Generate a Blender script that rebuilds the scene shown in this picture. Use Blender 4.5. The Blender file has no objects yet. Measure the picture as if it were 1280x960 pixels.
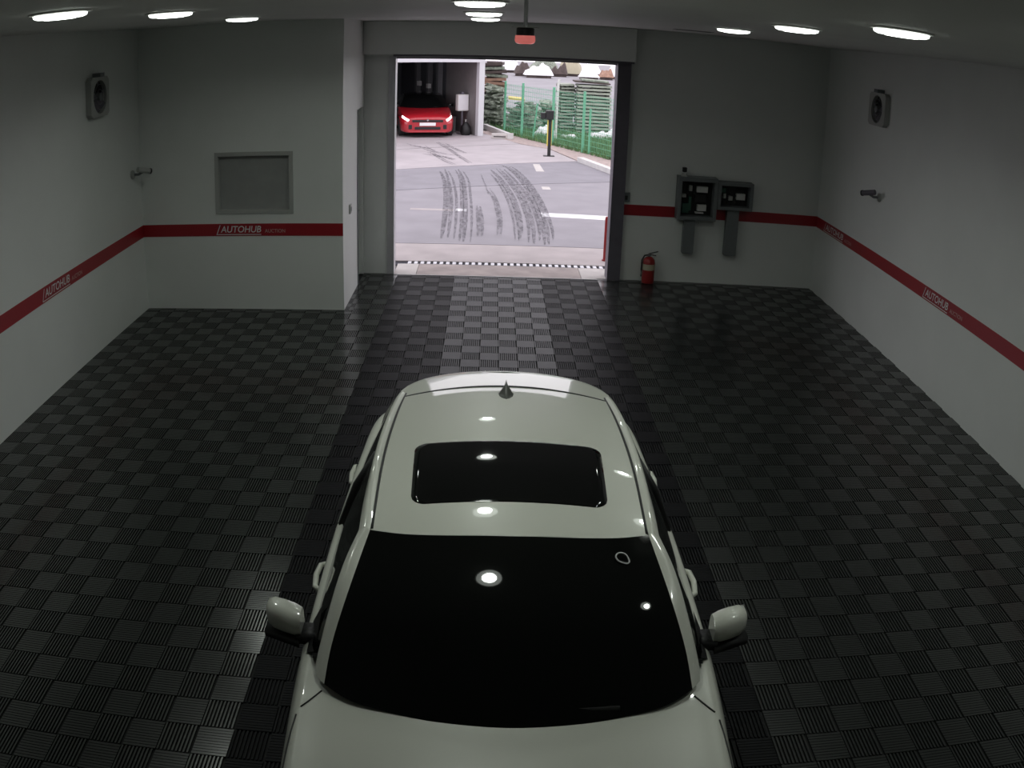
import bpy, bmesh, math, random
from mathutils import Vector, Matrix

random.seed(7)
sc = bpy.context.scene
COL = sc.collection

# ------------------------------------------------------------------ camera
CAM_H = 3.35
CR = Vector((0.99929927, -0.01791525, 0.03286367))
CU = Vector((-0.02425248, 0.35885194, 0.93307936))
CF = Vector((0.02850955, 0.93322255, -0.35816599))
cam = bpy.data.cameras.new('camera')
cam.type = 'PANO'
cam.sensor_width = 36.0
cam.sensor_fit = 'HORIZONTAL'
cam.clip_start = 0.02
cam.clip_end = 500
cc = cam
cc.panorama_type = 'FISHEYE_LENS_POLYNOMIAL'       # wide security-camera lens with barrel distortion
cc.fisheye_fov = math.radians(160)
cc.fisheye_polynomial_k0 = 0.0
cc.fisheye_polynomial_k1 = -0.030119016
cc.fisheye_polynomial_k2 = 0.0
cc.fisheye_polynomial_k3 = -1.62144e-06
cc.fisheye_polynomial_k4 = 0.0
cam_o = bpy.data.objects.new('camera', cam)
cam_o.matrix_world = Matrix(((CR.x, CU.x, -CF.x, 0), (CR.y, CU.y, -CF.y, 0), (CR.z, CU.z, -CF.z, CAM_H), (0, 0, 0, 1)))
COL.objects.link(cam_o)
sc.camera = cam_o

# ------------------------------------------------------------------ world, exposure
w = bpy.data.worlds.new('overcast_sky')
sc.world = w
w.use_nodes = True
bgn = w.node_tree.nodes['Background']
bgn.inputs[0].default_value = (0.98, 0.93, 1.0, 1)     # even overcast sky
bgn.inputs[1].default_value = 1.8
sc.view_settings.view_transform = 'Standard'
sc.view_settings.look = 'None'
sc.view_settings.exposure = 0.0
sc.view_settings.gamma = 1.0
sc.view_settings.use_curve_mapping = False
LAMP = 9.0                                           # brightness of a downlight's lens
LAMP_W = 5.8                                          # watts of its beam
sc.cycles.max_bounces = 5
sc.cycles.diffuse_bounces = 3
sc.cycles.glossy_bounces = 3
sc.cycles.caustics_reflective = False
sc.cycles.caustics_refractive = False
LAMP_COL = (0.93, 1.0, 0.92)

# ------------------------------------------------------------------ room numbers
XL, XR, YB, YL, ZC = -4.397, 4.785, 13.019, 11.150, 3.605
XD, DL, DR = -1.774, -1.341, 1.689
YF = -1.6
ZS0, ZS1 = 0.945, 1.100
LL, LR = -1.278, 1.553

# ------------------------------------------------------------------ materials
def newmat(name):
    m = bpy.data.materials.new(name)
    m.use_nodes = True
    return m, m.node_tree, m.node_tree.nodes['Principled BSDF']

def mat(name, col, rough=0.5, metal=0.0, noise=0.0, nscale=6.0, bump=0.0, bscale=60.0, coat=0.0, spec=0.5, emit=0.0, ecol=None):
    m, nt, b = newmat(name)
    b.inputs['Roughness'].default_value = rough
    b.inputs['Metallic'].default_value = metal
    b.inputs['Specular IOR Level'].default_value = spec
    if coat:
        b.inputs['Coat Weight'].default_value = coat
        b.inputs['Coat Roughness'].default_value = 0.02
    c = (col[0], col[1], col[2], 1)
    b.inputs['Base Color'].default_value = c
    tc = nt.nodes.new('ShaderNodeTexCoord')
    if noise:
        n = nt.nodes.new('ShaderNodeTexNoise')
        n.inputs['Scale'].default_value = nscale
        n.inputs['Detail'].default_value = 5
        nt.links.new(tc.outputs['Object'], n.inputs['Vector'])
        r = nt.nodes.new('ShaderNodeValToRGB')
        r.color_ramp.elements[0].position = 0.3
        r.color_ramp.elements[1].position = 0.7
        lo, hi = 1 - noise, 1 + noise
        r.color_ramp.elements[0].color = (min(1, col[0] * lo), min(1, col[1] * lo), min(1, col[2] * lo), 1)
        r.color_ramp.elements[1].color = (min(1, col[0] * hi), min(1, col[1] * hi), min(1, col[2] * hi), 1)
        nt.links.new(n.outputs['Fac'], r.inputs['Fac'])
        nt.links.new(r.outputs['Color'], b.inputs['Base Color'])
    if bump:
        n2 = nt.nodes.new('ShaderNodeTexNoise')
        n2.inputs['Scale'].default_value = bscale
        n2.inputs['Detail'].default_value = 3
        nt.links.new(tc.outputs['Object'], n2.inputs['Vector'])
        bp = nt.nodes.new('ShaderNodeBump')
        bp.inputs['Strength'].default_value = bump
        bp.inputs['Distance'].default_value = 0.01
        nt.links.new(n2.outputs['Fac'], bp.inputs['Height'])
        nt.links.new(bp.outputs['Normal'], b.inputs['Normal'])
    if emit:
        e = ecol or col
        b.inputs['Emission Color'].default_value = (e[0], e[1], e[2], 1)
        b.inputs['Emission Strength'].default_value = emit
    return m

M = {}
M['wall'] = mat('painted_wall', (0.755, 0.78, 0.755), 0.5, noise=0.03, nscale=1.3, bump=0.03, bscale=90)
M['ceil'] = mat('painted_ceiling', (0.80, 0.81, 0.78), 0.6, noise=0.03, nscale=1.0)
M['slab'] = mat('dark_subfloor', (0.012, 0.012, 0.012), 0.9)
M['tile_grey'] = mat('grey_plastic_tile', (0.024, 0.0265, 0.0255), 0.22, noise=0.08, nscale=3, spec=1.0)
M['tile_black'] = mat('black_plastic_tile', (0.005, 0.0055, 0.0065), 0.5, noise=0.1, nscale=4, spec=0.12)
M['tile_char'] = mat('charcoal_plastic_tile', (0.028, 0.031, 0.034), 0.45, noise=0.12, nscale=4, spec=0.25)
M['red_band'] = mat('red_vinyl_band', (0.33, 0.012, 0.02), 0.4)
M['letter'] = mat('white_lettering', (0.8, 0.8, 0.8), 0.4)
M['letter_small'] = mat('pale_lettering', (0.55, 0.35, 0.33), 0.4)
M['alu'] = mat('aluminium', (0.55, 0.55, 0.57), 0.4, metal=0.3, noise=0.05)
M['dark_rail'] = mat('charcoal_rail', (0.13, 0.12, 0.145), 0.5, noise=0.1)
M['grey_metal'] = mat('grey_sheet_metal', (0.17, 0.185, 0.19), 0.45, noise=0.05)
M['dark_in'] = mat('dark_interior', (0.02, 0.02, 0.02), 0.7)
M['black'] = mat('black_plastic', (0.012, 0.012, 0.013), 0.5)
M['gloss_black'] = mat('tinted_glass_and_shaded_roof', (0.003, 0.0035, 0.0035), 0.03, spec=0.45)
M['white_paint'] = mat('white_car_paint', (0.70, 0.71, 0.635), 0.35, coat=1.0)
M['red_paint'] = mat('red_car_paint', (0.42, 0.012, 0.022), 0.3, coat=1.0)
M['chrome'] = mat('chrome', (0.7, 0.7, 0.7), 0.15, metal=1.0)
M['fin'] = mat('grey_fin', (0.09, 0.095, 0.085), 0.3)
M['tyre'] = mat('rubber_tyre', (0.015, 0.015, 0.015), 0.8)
M['rim'] = mat('alloy_rim', (0.5, 0.5, 0.52), 0.3, metal=0.9)
M['headlight'] = mat('headlight_lens', (0.8, 0.8, 0.8), 0.1)
M['headlight_on'] = mat('lit_headlight', (1, 1, 1), 0.1, emit=5.0, ecol=(1, 0.97, 1))
M['plate'] = mat('number_plate', (0.85, 0.85, 0.85), 0.4)
M['white'] = mat('white_plastic', (0.7, 0.7, 0.68), 0.45)
M['offwhite'] = mat('grey_white_metal', (0.42, 0.43, 0.41), 0.5)
M['red'] = mat('extinguisher_red', (0.30, 0.02, 0.02), 0.35)
M['label'] = mat('pale_label', (0.45, 0.42, 0.30), 0.6)
M['lens_red'] = mat('red_lens', (0.7, 0.18, 0.17), 0.2, emit=0.38, ecol=(1.0, 0.25, 0.22))
M['lamp'] = mat('lit_diffuser', (1, 1, 1), 0.4, emit=LAMP, ecol=LAMP_COL)
M['lamp_rim'] = mat('lit_diffuser_rim', (1, 1, 1), 0.4, emit=3.2, ecol=LAMP_COL)
for _k in ('lamp', 'lens_red'):
    M[_k].cycles.emission_sampling = 'NONE'
M['lamp_trim'] = mat('lamp_trim', (0.75, 0.75, 0.72), 0.4)
M['blind'] = mat('grey_blind', (0.33, 0.34, 0.33), 0.6, noise=0.05)
M['concrete'] = mat('apron_concrete', (0.40, 0.36, 0.36), 0.8, noise=0.10, nscale=2.2, bump=0.2, bscale=40)
M['concrete2'] = mat('yard_concrete', (0.42, 0.385, 0.40), 0.85, noise=0.09, nscale=1.4, bump=0.2, bscale=40)
M['asphalt'] = mat('pale_asphalt', (0.25, 0.24, 0.265), 0.85, noise=0.08, nscale=1.8, bump=0.25, bscale=70)
M['asphalt2'] = mat('grey_asphalt', (0.275, 0.262, 0.285), 0.85, noise=0.08, nscale=1.5, bump=0.25, bscale=70)
M['far_ground'] = mat('far_yard_asphalt', (0.30, 0.29, 0.31), 0.9, noise=0.10, nscale=0.4)
M['sill'] = mat('worn_sill_concrete', (0.33, 0.28, 0.265), 0.7, noise=0.25, nscale=3.0)
M['sill_pale'] = mat('pale_sill_concrete', (0.52, 0.49, 0.47), 0.7, noise=0.08, nscale=5.0)
M['joint'] = mat('joint_earth', (0.06, 0.055, 0.055), 0.95)
M['kerb'] = mat('kerb_stone', (0.62, 0.61, 0.60), 0.8, noise=0.08)
M['soil'] = mat('pinkish_gravel', (0.42, 0.34, 0.32), 0.95, noise=0.2, nscale=8)
M['line'] = mat('road_paint', (0.72, 0.72, 0.74), 0.7, noise=0.08, nscale=20)
M['grate'] = mat('galvanised_bar', (0.68, 0.68, 0.72), 0.45)
M['grate_dark'] = mat('drain_channel', (0.02, 0.02, 0.035), 0.8)
M['green'] = mat('green_powder_coat', (0.15, 0.45, 0.28), 0.45)
M['turf'] = mat('turf_soil', (0.08, 0.13, 0.055), 0.95, noise=0.35, nscale=5)
M['yellow'] = mat('yellow_plastic', (0.72, 0.58, 0.12), 0.5)
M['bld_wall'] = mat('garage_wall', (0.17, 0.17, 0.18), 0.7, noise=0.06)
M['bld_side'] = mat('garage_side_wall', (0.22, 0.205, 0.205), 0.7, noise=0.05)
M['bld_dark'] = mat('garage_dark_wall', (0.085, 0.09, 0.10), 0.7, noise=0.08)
M['bld_out'] = mat('garage_facade', (0.65, 0.65, 0.68), 0.6)
M['tarp'] = mat('white_tarp', (0.82, 0.82, 0.84), 0.6, noise=0.04, nscale=3)
M['brown_wood'] = mat('weathered_brown_wood', (0.36, 0.22, 0.16), 0.85, noise=0.25, nscale=4)
M['dark_wood'] = mat('dark_wood', (0.09, 0.07, 0.065), 0.9, noise=0.2, nscale=4)
M['grey_wood'] = mat('grey_green_board', (0.36, 0.39, 0.33), 0.85, noise=0.15, nscale=5)
M['sheet_dark'] = mat('dark_spacer', (0.05, 0.055, 0.045), 0.9)
M['scrap'] = mat('grey_green_scrap', (0.27, 0.31, 0.25), 0.7, noise=0.5, nscale=9)
M['ext_wall'] = mat('outer_cladding', (0.5, 0.5, 0.5), 0.7)
M['board'] = mat('circuit_board', (0.03, 0.10, 0.07), 0.5)

# grass material: colour varies blade to blade through position noise
M['grass'] = mat('grass_blades', (0.125, 0.235, 0.095), 0.8, noise=0.45, nscale=7)

def tyre_mat():
    m, nt, b = newmat('tyre_rubber_smear')
    b.inputs['Base Color'].default_value = (0.09, 0.085, 0.10, 1)
    b.inputs['Roughness'].default_value = 0.8
    tc = nt.nodes.new('ShaderNodeTexCoord')
    mp = nt.nodes.new('ShaderNodeMapping')
    mp.inputs['Scale'].default_value = (2.2, 0.7, 1.0)
    n = nt.nodes.new('ShaderNodeTexNoise')
    n.inputs['Scale'].default_value = 6.0
    n.inputs['Detail'].default_value = 9
    n.inputs['Roughness'].default_value = 0.75
    nt.links.new(tc.outputs['Object'], mp.inputs['Vector'])
    nt.links.new(mp.outputs['Vector'], n.inputs['Vector'])
    r = nt.nodes.new('ShaderNodeValToRGB')
    r.color_ramp.elements[0].position = 0.38
    r.color_ramp.elements[0].color = (0.0, 0.0, 0.0, 1)
    r.color_ramp.elements[1].position = 0.66
    r.color_ramp.elements[1].color = (0.72, 0.72, 0.72, 1)
    nt.links.new(n.outputs['Fac'], r.inputs['Fac'])
    nt.links.new(r.outputs['Color'], b.inputs['Alpha'])
    return m
M['smear'] = tyre_mat()

# ------------------------------------------------------------------ mesh helpers
class MB:
    def __init__(s):
        s.v = []; s.f = []
    def add(s, vs, fs):
        o = len(s.v)
        s.v += [tuple(p) for p in vs]
        s.f += [tuple(i + o for i in f) for f in fs]
        return s
    def box(s, x0, x1, y0, y1, z0, z1, bottom=True):
        vs = [(x0, y0, z0), (x1, y0, z0), (x1, y1, z0), (x0, y1, z0), (x0, y0, z1), (x1, y0, z1), (x1, y1, z1), (x0, y1, z1)]
        fs = [(4, 5, 6, 7), (0, 1, 5, 4), (1, 2, 6, 5), (2, 3, 7, 6), (3, 0, 4, 7)]
        if bottom: fs.append((3, 2, 1, 0))
        return s.add(vs, fs)
    def bbox(s, x0, x1, y0, y1, z0, z1, b=0.01):
        """box with chamfered edges"""
        bm = bmesh.new()
        bmesh.ops.create_cube(bm, size=1)
        for v in bm.verts:
            v.co = Vector(((x0 + x1) / 2 + v.co.x * (x1 - x0), (y0 + y1) / 2 + v.co.y * (y1 - y0), (z0 + z1) / 2 + v.co.z * (z1 - z0)))
        bmesh.ops.bevel(bm, geom=bm.edges[:], offset=b, segments=2, affect='EDGES', profile=0.6)
        return s.frombm(bm)
    def frombm(s, bm):
        bm.verts.index_update()
        s.add([v.co for v in bm.verts], [[v.index for v in f.verts] for f in bm.faces])
        bm.free()
        return s
    def obox(s, c, ex, ey, ez):
        """box from centre and three half-axis vectors"""
        c, ex, ey, ez = Vector(c), Vector(ex), Vector(ey), Vector(ez)
        vs = [c + ex * a + ey * b + ez * d for d in (-1, 1) for a, b in ((-1, -1), (1, -1), (1, 1), (-1, 1))]
        return s.add(vs, [(4, 5, 6, 7), (3, 2, 1, 0), (0, 1, 5, 4), (1, 2, 6, 5), (2, 3, 7, 6), (3, 0, 4, 7)])
    def lathe(s, prof, c, axis='Z', n=24):
        """revolve (r, h) profile about an axis through c"""
        c = Vector(c)
        rings = []
        vs, fs = [], []
        for r, h in prof:
            for k in range(n):
                a = 2 * math.pi * k / n
                p = (r * math.cos(a), r * math.sin(a), h)
                if axis == 'X': p = (h, p[0], p[1])
                elif axis == 'Y': p = (p[0], h, p[1])
                vs.append(c + Vector(p))
        for i in range(len(prof) - 1):
            for k in range(n):
                k2 = (k + 1) % n
                fs.append((i * n + k, i * n + k2, (i + 1) * n + k2, (i + 1) * n + k))
        fs.append(tuple(range(n - 1, -1, -1)))
        fs.append(tuple((len(prof) - 1) * n + k for k in range(n)))
        return s.add(vs, fs)
    def tube(s, pts, r, n=8):
        pts = [Vector(p) for p in pts]
        rs = r if isinstance(r, (list, tuple)) else [r] * len(pts)
        vs, fs = [], []
        up = Vector((0, 0, 1))
        for i, p in enumerate(pts):
            t = (pts[min(i + 1, len(pts) - 1)] - pts[max(i - 1, 0)]).normalized()
            a = t.cross(up)
            if a.length < 1e-3: a = t.cross(Vector((0, 1, 0)))
            a.normalize(); b = t.cross(a)
            for k in range(n):
                an = 2 * math.pi * k / n
                vs.append(p + (a * math.cos(an) + b * math.sin(an)) * rs[i])
        for i in range(len(pts) - 1):
            for k in range(n):
                k2 = (k + 1) % n
                fs.append((i * n + k, i * n + k2, (i + 1) * n + k2, (i + 1) * n + k))
        fs.append(tuple(range(n - 1, -1, -1)))
        fs.append(tuple((len(pts) - 1) * n + k for k in range(n)))
        return s.add(vs, fs)
    def grid(s, rows):
        nv = len(rows[0])
        vs = [p for r in rows for p in r]
        fs = [(i * nv + j, i * nv + j + 1, (i + 1) * nv + j + 1, (i + 1) * nv + j) for i in range(len(rows) - 1) for j in range(nv - 1)]
        return s.add(vs, fs)
    def prism(s, poly, z0, z1):
        n = len(poly)
        vs = [(p[0], p[1], z0) for p in poly] + [(p[0], p[1], z1) for p in poly]
        fs = [tuple(range(n - 1, -1, -1)), tuple(range(n, 2 * n))] + [(k, (k + 1) % n, n + (k + 1) % n, n + k) for k in range(n)]
        return s.add(vs, fs)
    def mesh(s, name, m):
        me = bpy.data.meshes.new(name)
        me.from_pydata(s.v, [], s.f)
        me.validate(); me.update()
        me.materials.append(m)
        return me
    def build(s, name, m, parent=None, smooth=False, fixn=True):
        me = s.mesh(name, m)
        if fixn:
            bm = bmesh.new(); bm.from_mesh(me)
            bmesh.ops.recalc_face_normals(bm, faces=bm.faces[:])
            bm.to_mesh(me); bm.free()
        if smooth:
            me.polygons.foreach_set('use_smooth', [True] * len(me.polygons))
        o = bpy.data.objects.new(name, me)
        COL.objects.link(o)
        if parent: o.parent = parent
        if smooth == 'auto':
            mod = None
            try:
                me.set_sharp_from_angle(angle=math.radians(38))
            except Exception:
                pass
        return o

def tag(o, label=None, cat=None, group=None, kind=None):
    if label: o['label'] = label
    if cat: o['category'] = cat
    if group: o['group'] = group
    if kind: o['kind'] = kind
    return o

def thing(name, loc, label, cat, group=None, rotz=0.0):
    o = bpy.data.objects.new(name, None)
    COL.objects.link(o)
    o.empty_display_size = 0.1
    o.location = loc
    o.rotation_euler = (0, 0, rotz)
    return tag(o, label, cat, group)

def link_copy(name, mesh, parent=None, loc=None, scale=None):
    o = bpy.data.objects.new(name, mesh)
    COL.objects.link(o)
    if parent: o.parent = parent
    if loc: o.location = loc
    if scale: o.scale = scale
    return o

def copy_tree(o, parent=None):
    c = o.copy(); COL.objects.link(c); c.parent = parent
    for ch in list(o.children): copy_tree(ch, c)
    return c

def struct(o): o['kind'] = 'structure'; return o

def project(p):
    v = Vector(p) - Vector((0, 0, CAM_H))
    x, y, z = v.dot(CR), v.dot(CU), v.dot(CF)
    th = math.atan2(math.hypot(x, y), z)
    r = th
    for _ in range(8): r = th / (1 + 0.0593444 * r * r)
    n = math.hypot(x, y) + 1e-9
    return 640 + 1180.5 * r * x / n, 480 - 1180.5 * r * y / n

# ================================================================== ROOM SHELL
TH = 0.22
fl = struct(MB().box(XL - TH, XR + TH, YF - TH, YB + 0.02, -0.30, -0.015).build('floor', M['slab']))

wl = struct(MB().box(XL - TH, XL, YF - TH, YB + TH, -0.30, ZC).build('wall_left', M['wall']))
wr = struct(MB().box(XR, XR + TH, YF - TH, YB + TH, -0.30, ZC).build('wall_right', M['wall']))
wf = struct(MB().box(XL, XR, YF - TH, YF, -0.30, ZC).build('wall_front', M['wall']))
DT = 3.09
wb = MB()
wb.box(XL, DL - 0.06, YB, YB + TH, -0.30, ZC)
wb.box(DR + 0.06, XR, YB, YB + TH, -0.30, ZC)
wb.box(DL - 0.06, DR + 0.06, YB, YB + TH, DT, ZC)
struct(wb.build('wall_back', M['wall']))
struct(MB().box(XL - TH, XR + TH, YF - TH, YB + TH, ZC, ZC + 0.25).build('ceiling', M['ceil']))

# partition room in the left corner: face with a window, side with a doorway
WX0, WX1, WZ0, WZ1 = -3.391, -2.389, 1.226, 1.998
pt = MB()
pt.box(XL, WX0, YL, YL + 0.14, 0.0, ZC)
pt.box(WX1, XD, YL, YL + 0.14, 0.0, ZC)
pt.box(WX0, WX1, YL, YL + 0.14, 0.0, WZ0)
pt.box(WX0, WX1, YL, YL + 0.14, WZ1, ZC)
struct(pt.build('wall_partition', M['wall']))
ps = MB()
ps.box(XD - 0.14, XD, YL + 0.14, 12.36, 0.0, ZC)
ps.box(XD - 0.14, XD, 12.36, 12.97, 2.40, ZC)
ps.box(XD - 0.14, XD, 12.97, YB, 0.0, ZC)
struct(ps.build('wall_partition_side', M['wall']))

wd = struct(thing('window_1', ((WX0 + WX1) / 2, YL, WZ0), 'dim grey window with a pale frame above the red band', None))
wo = Vector(wd.location)
fr = MB()
for a in ((WX0, WX1, WZ0, WZ0 + 0.05), (WX0, WX1, WZ1 - 0.05, WZ1), (WX0, WX0 + 0.05, WZ0 + 0.05, WZ1 - 0.05), (WX1 - 0.05, WX1, WZ0 + 0.05, WZ1 - 0.05)):
    fr.box(a[0] - wo.x, a[1] - wo.x, -0.012, 0.09, a[2] - wo.z, a[3] - wo.z)
fr.build('window_frame', M['offwhite'], wd)
MB().box(WX0 + 0.05 - wo.x, WX1 - 0.05 - wo.x, 0.055, 0.065, 0.05, WZ1 - WZ0 - 0.05).build('pane', M['blind'], wd)

dr = struct(thing('door_1', (XD, 12.665, 0), 'plain door set back in the partition side wall', None))
MB().box(-0.10, -0.06, -0.30, 0.30, 0.0, 2.395).build('door_leaf', M['wall'], dr)
MB().box(-0.13, 0.012, -0.305, -0.275, 0.0, 2.40).build('door_frame', M['grey_metal'], dr)
MB().tube([(-0.06, -0.22, 1.0), (-0.01, -0.22, 1.0), (-0.005, -0.10, 1.0)], 0.012).build('handle', M['chrome'], dr)

# red bands with lettering
def band(name, b):
    return struct(b.build(name, M['red_band']))
E = 0.004
t1 = band('trim_1', MB().box(XL, XL + E, YF, YL, ZS0, ZS1))
t2 = band('trim_2', MB().box(XL + E, XD, YL - E, YL, ZS0, ZS1))
t3 = band('trim_3', MB().box(DR + 0.19, XR - E, YB - E, YB, ZS0, ZS1))
t4 = band('trim_4', MB().box(XR - E, XR, YF, YB - E, ZS0, ZS1))

def text_mesh(body, height, width, shear=0.0):
    cu = bpy.data.curves.new('lettering', 'FONT')
    cu.body = body
    cu.size = 1.0
    cu.shear = shear
    cu.offset = 0.012
    cu.resolution_u = 4
    o = bpy.data.objects.new('lettering_tmp', cu)
    COL.objects.link(o)
    dg = bpy.context.evaluated_depsgraph_get()
    me = bpy.data.meshes.new_from_object(o.evaluated_get(dg))
    vs = [v.co.copy() for v in me.vertices]
    fs = [tuple(p.vertices) for p in me.polygons]
    bpy.data.objects.remove(o); bpy.data.curves.remove(cu); bpy.data.meshes.remove(me)
    x0 = min(v.x for v in vs); x1 = max(v.x for v in vs); y0 = min(v.y for v in vs); y1 = max(v.y for v in vs)
    return [((v.x - x0) / (x1 - x0) * width, (v.y - y0) / (y1 - y0) * height) for v in vs], fs

LT_BIG = text_mesh('AUTOHUB', 0.085, 0.60, 0.18)
LT_SMALL = text_mesh('AUCTION', 0.045, 0.28, 0.0)

def logo(parent, origin, xd, nrm, length, small_len, nm='lettering'):
    o, xd, nrm, up = Vector(origin), Vector(xd), Vector(nrm), Vector((0, 0, 1))
    d = nrm * 0.003
    s = length / 0.68
    def place(pts, fs, off, k, kz=1.0):
        return [o + d + xd * (p[0] * k + off[0]) + up * (p[1] * kz + off[1]) for p in pts], fs
    b = MB()
    b.add(*place(LT_BIG[0], LT_BIG[1], (0.06 * s, 0.040), s))
    # underline with the slanted stroke that rises on the left
    def bar(p, q, wd_):
        p = o + d + xd * p[0] + up * p[1]; q = o + d + xd * q[0] + up * q[1]
        n = (q - p).normalized().cross(nrm) * wd_ / 2
        b.add([p - n, q - n, q + n, p + n], [(0, 1, 2, 3)])
    bar((0.0, 0.016), (0.66 * s, 0.016), 0.009)
    bar((0.0, 0.012), (0.055 * s, 0.135), 0.010)
    b.build(nm, M['letter'], parent, fixn=False)
    c = MB()
    c.add(*place(LT_SMALL[0], LT_SMALL[1], (length + 0.03, 0.038), small_len / 0.28))
    c.build(nm, M['letter_small'], parent, fixn=False)

logo(t1, (XL + E, 8.150, ZS0 + 0.003), (0, 1, 0), (1, 0, 0), 0.70, 0.28)
logo(t2, (-3.39, YL - E, ZS0 + 0.003), (1, 0, 0), (0, -1, 0), 0.60, 0.26)
logo(t4, (XR - E, 9.225, ZS0 + 0.003), (0, -1, 0), (-1, 0, 0), 0.66, 0.30)
logo(t4, (XR - E, 12.67, ZS0 + 0.003), (0, -1, 0), (-1, 0, 0), 0.82, 0.27)

# ------------------------------------------------------------------ ribbed floor tiles
TX, TY = 0.400, 0.449
ROW0 = 9.201
def tile_mesh(name, m, nx=2, ny=2):
    b = MB()
    qx, qy = TX / 2, TY / 2
    for i in range(nx):
        for j in range(ny):
            x0, y0 = i * qx + 0.003, j * qy + 0.003
            x1, y1 = (i + 1) * qx - 0.003, (j + 1) * qy - 0.003
            if (i + j) % 2 == 0:        # open slots that run along the lane
                n = 9; p = (x1 - x0) / n
                for k in range(n):
                    b.box(x0 + k * p, x0 + k * p + p * 0.48, y0, y1, -0.015, 0.0, bottom=False)
            else:                        # close flat ribs that run across the lane
                n = 10; p = (y1 - y0) / n
                b.box(x0, x1, y0, y1, -0.015, -0.004, bottom=False)
                for k in range(n):
                    b.box(x0, x1, y0 + k * p, y0 + k * p + p * 0.84, -0.004, 0.0, bottom=False)
    return b
TILE = {k: tile_mesh('floor_tile', M[k]).mesh('floor_tile', M[k]) for k in ('tile_grey', 'tile_black', 'tile_char')}
TILE_BASE = tile_mesh('t', M['tile_grey'])

tiles = []                              # (kind, x, y, sx, sy)
def fill(kind, xs, sx, ytop):
    n = math.ceil((ytop - ROW0) / TY)
    for x in xs:
        for r in range(-24, n):
            y = ROW0 + r * TY
            sy = min(1.0, (ytop - y) / TY)
            if sy < 0.12 or y < YF: continue
            tiles.append((kind, x, y, sx, sy))
fill('tile_grey', [LR + k * (XR - LR) / 8 for k in range(8)], (XR - LR) / 8 / TX, YB - 0.004)
LW = (LR - LL) / 7
fill('tile_black', [LL, LL + LW, LR - 2 * LW, LR - LW], LW / TX, YB - 0.07)
fill('tile_char', [LL + LW * k for k in (2, 3, 4)], LW / TX, YB - 0.07)
gl = (XD - LL)
CW = (LL - XL) / 8
fill('tile_grey', [LL - CW], CW / TX, YB - 0.004)
fill('tile_grey', [XL + CW * k for k in range(7)], CW / TX, YL - 0.002)
for r in range(4, 9):                    # cut tiles between the partition and the lane
    y = max(ROW0 + r * TY, YL)
    y1 = min(ROW0 + (r + 1) * TY, YB - 0.004)
    if y1 - y > 0.05: tiles.append(('tile_grey', XD, y, (LL - CW - XD) / TX, (y1 - y) / TY))

def in_view(t):
    kind, x, y, sx, sy = t
    px, py = project((x + TX * sx / 2, y + TY * sy / 2, 0))
    if not (-40 < px < 1320 and py < 1000): return 0.0
    # hidden below the parked car
    cx, cy = x + TX * sx / 2, y + TY * sy / 2
    if abs(cx - 0.118) < 0.85 and cy < 5.9: return 0.0
    if abs(cx - 0.118) < 0.55 and cy < 7.2: return 0.0
    a, b = project((x, y, 0)), project((x + TX * sx, y + TY * sy, 0))
    return abs((b[0] - a[0]) * (b[1] - a[1]))
rank = {}
for t in tiles:
    rank.setdefault(t[0], []).append((in_view(t), t))
rest = {}
for kind, lst in rank.items():
    lst.sort(key=lambda q: -q[0])
    for i, (a, t) in enumerate(lst):
        if a > 0 and i < 300:
            link_copy('floor_tile', TILE[kind], fl, (t[1], t[2], 0.0), (t[3], t[4], 1.0))
        else:
            rest.setdefault(kind, []).append(t)
for kind, lst in rest.items():
    b = MB()
    for (_, x, y, sx, sy) in lst:
        b.add([(v[0] * sx + x, v[1] * sy + y, v[2]) for v in TILE_BASE.v], TILE_BASE.f)
    o = b.build('floor_tiling', M[kind], fl, fixn=False)
    o['kind'] = 'stuff'

# ------------------------------------------------------------------ ceiling downlights
lamp_proto = None
def downlight(x, y, label):
    global lamp_proto
    if lamp_proto is None:
        t = thing('ceiling_downlight', (x, y, ZC), label, 'light', 'round ceiling downlights')
        MB().lathe([(0.185, 0.0), (0.185, -0.010), (0.160, -0.014)], (0, 0, 0), n=40).build('trim_ring', M['lamp_trim'], t, smooth='auto')
        MB().lathe([(0.160, -0.012), (0.155, -0.028), (0.135, -0.036), (0.095, -0.038)], (0, 0, 0), n=40).build('diffuser_rim', M['lamp_rim'], t, smooth='auto')
        MB().lathe([(0.095, -0.0385), (0.09, -0.041), (0.04, -0.043)], (0, 0, 0), n=40).build('diffuser', M['lamp'], t, smooth='auto')
        ld = bpy.data.lights.new('beam', 'AREA')
        ld.shape = 'DISK'; ld.size = 0.18; ld.energy = LAMP_W; ld.color = LAMP_COL
        ld.spread = math.radians(150)
        lo = bpy.data.objects.new('beam', ld)
        COL.objects.link(lo); lo.parent = t; lo.location = (0, 0, -0.047)
        lamp_proto = t
        return t
    c = copy_tree(lamp_proto)
    c.location = (x, y, ZC); c['label'] = label
    return c
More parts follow.
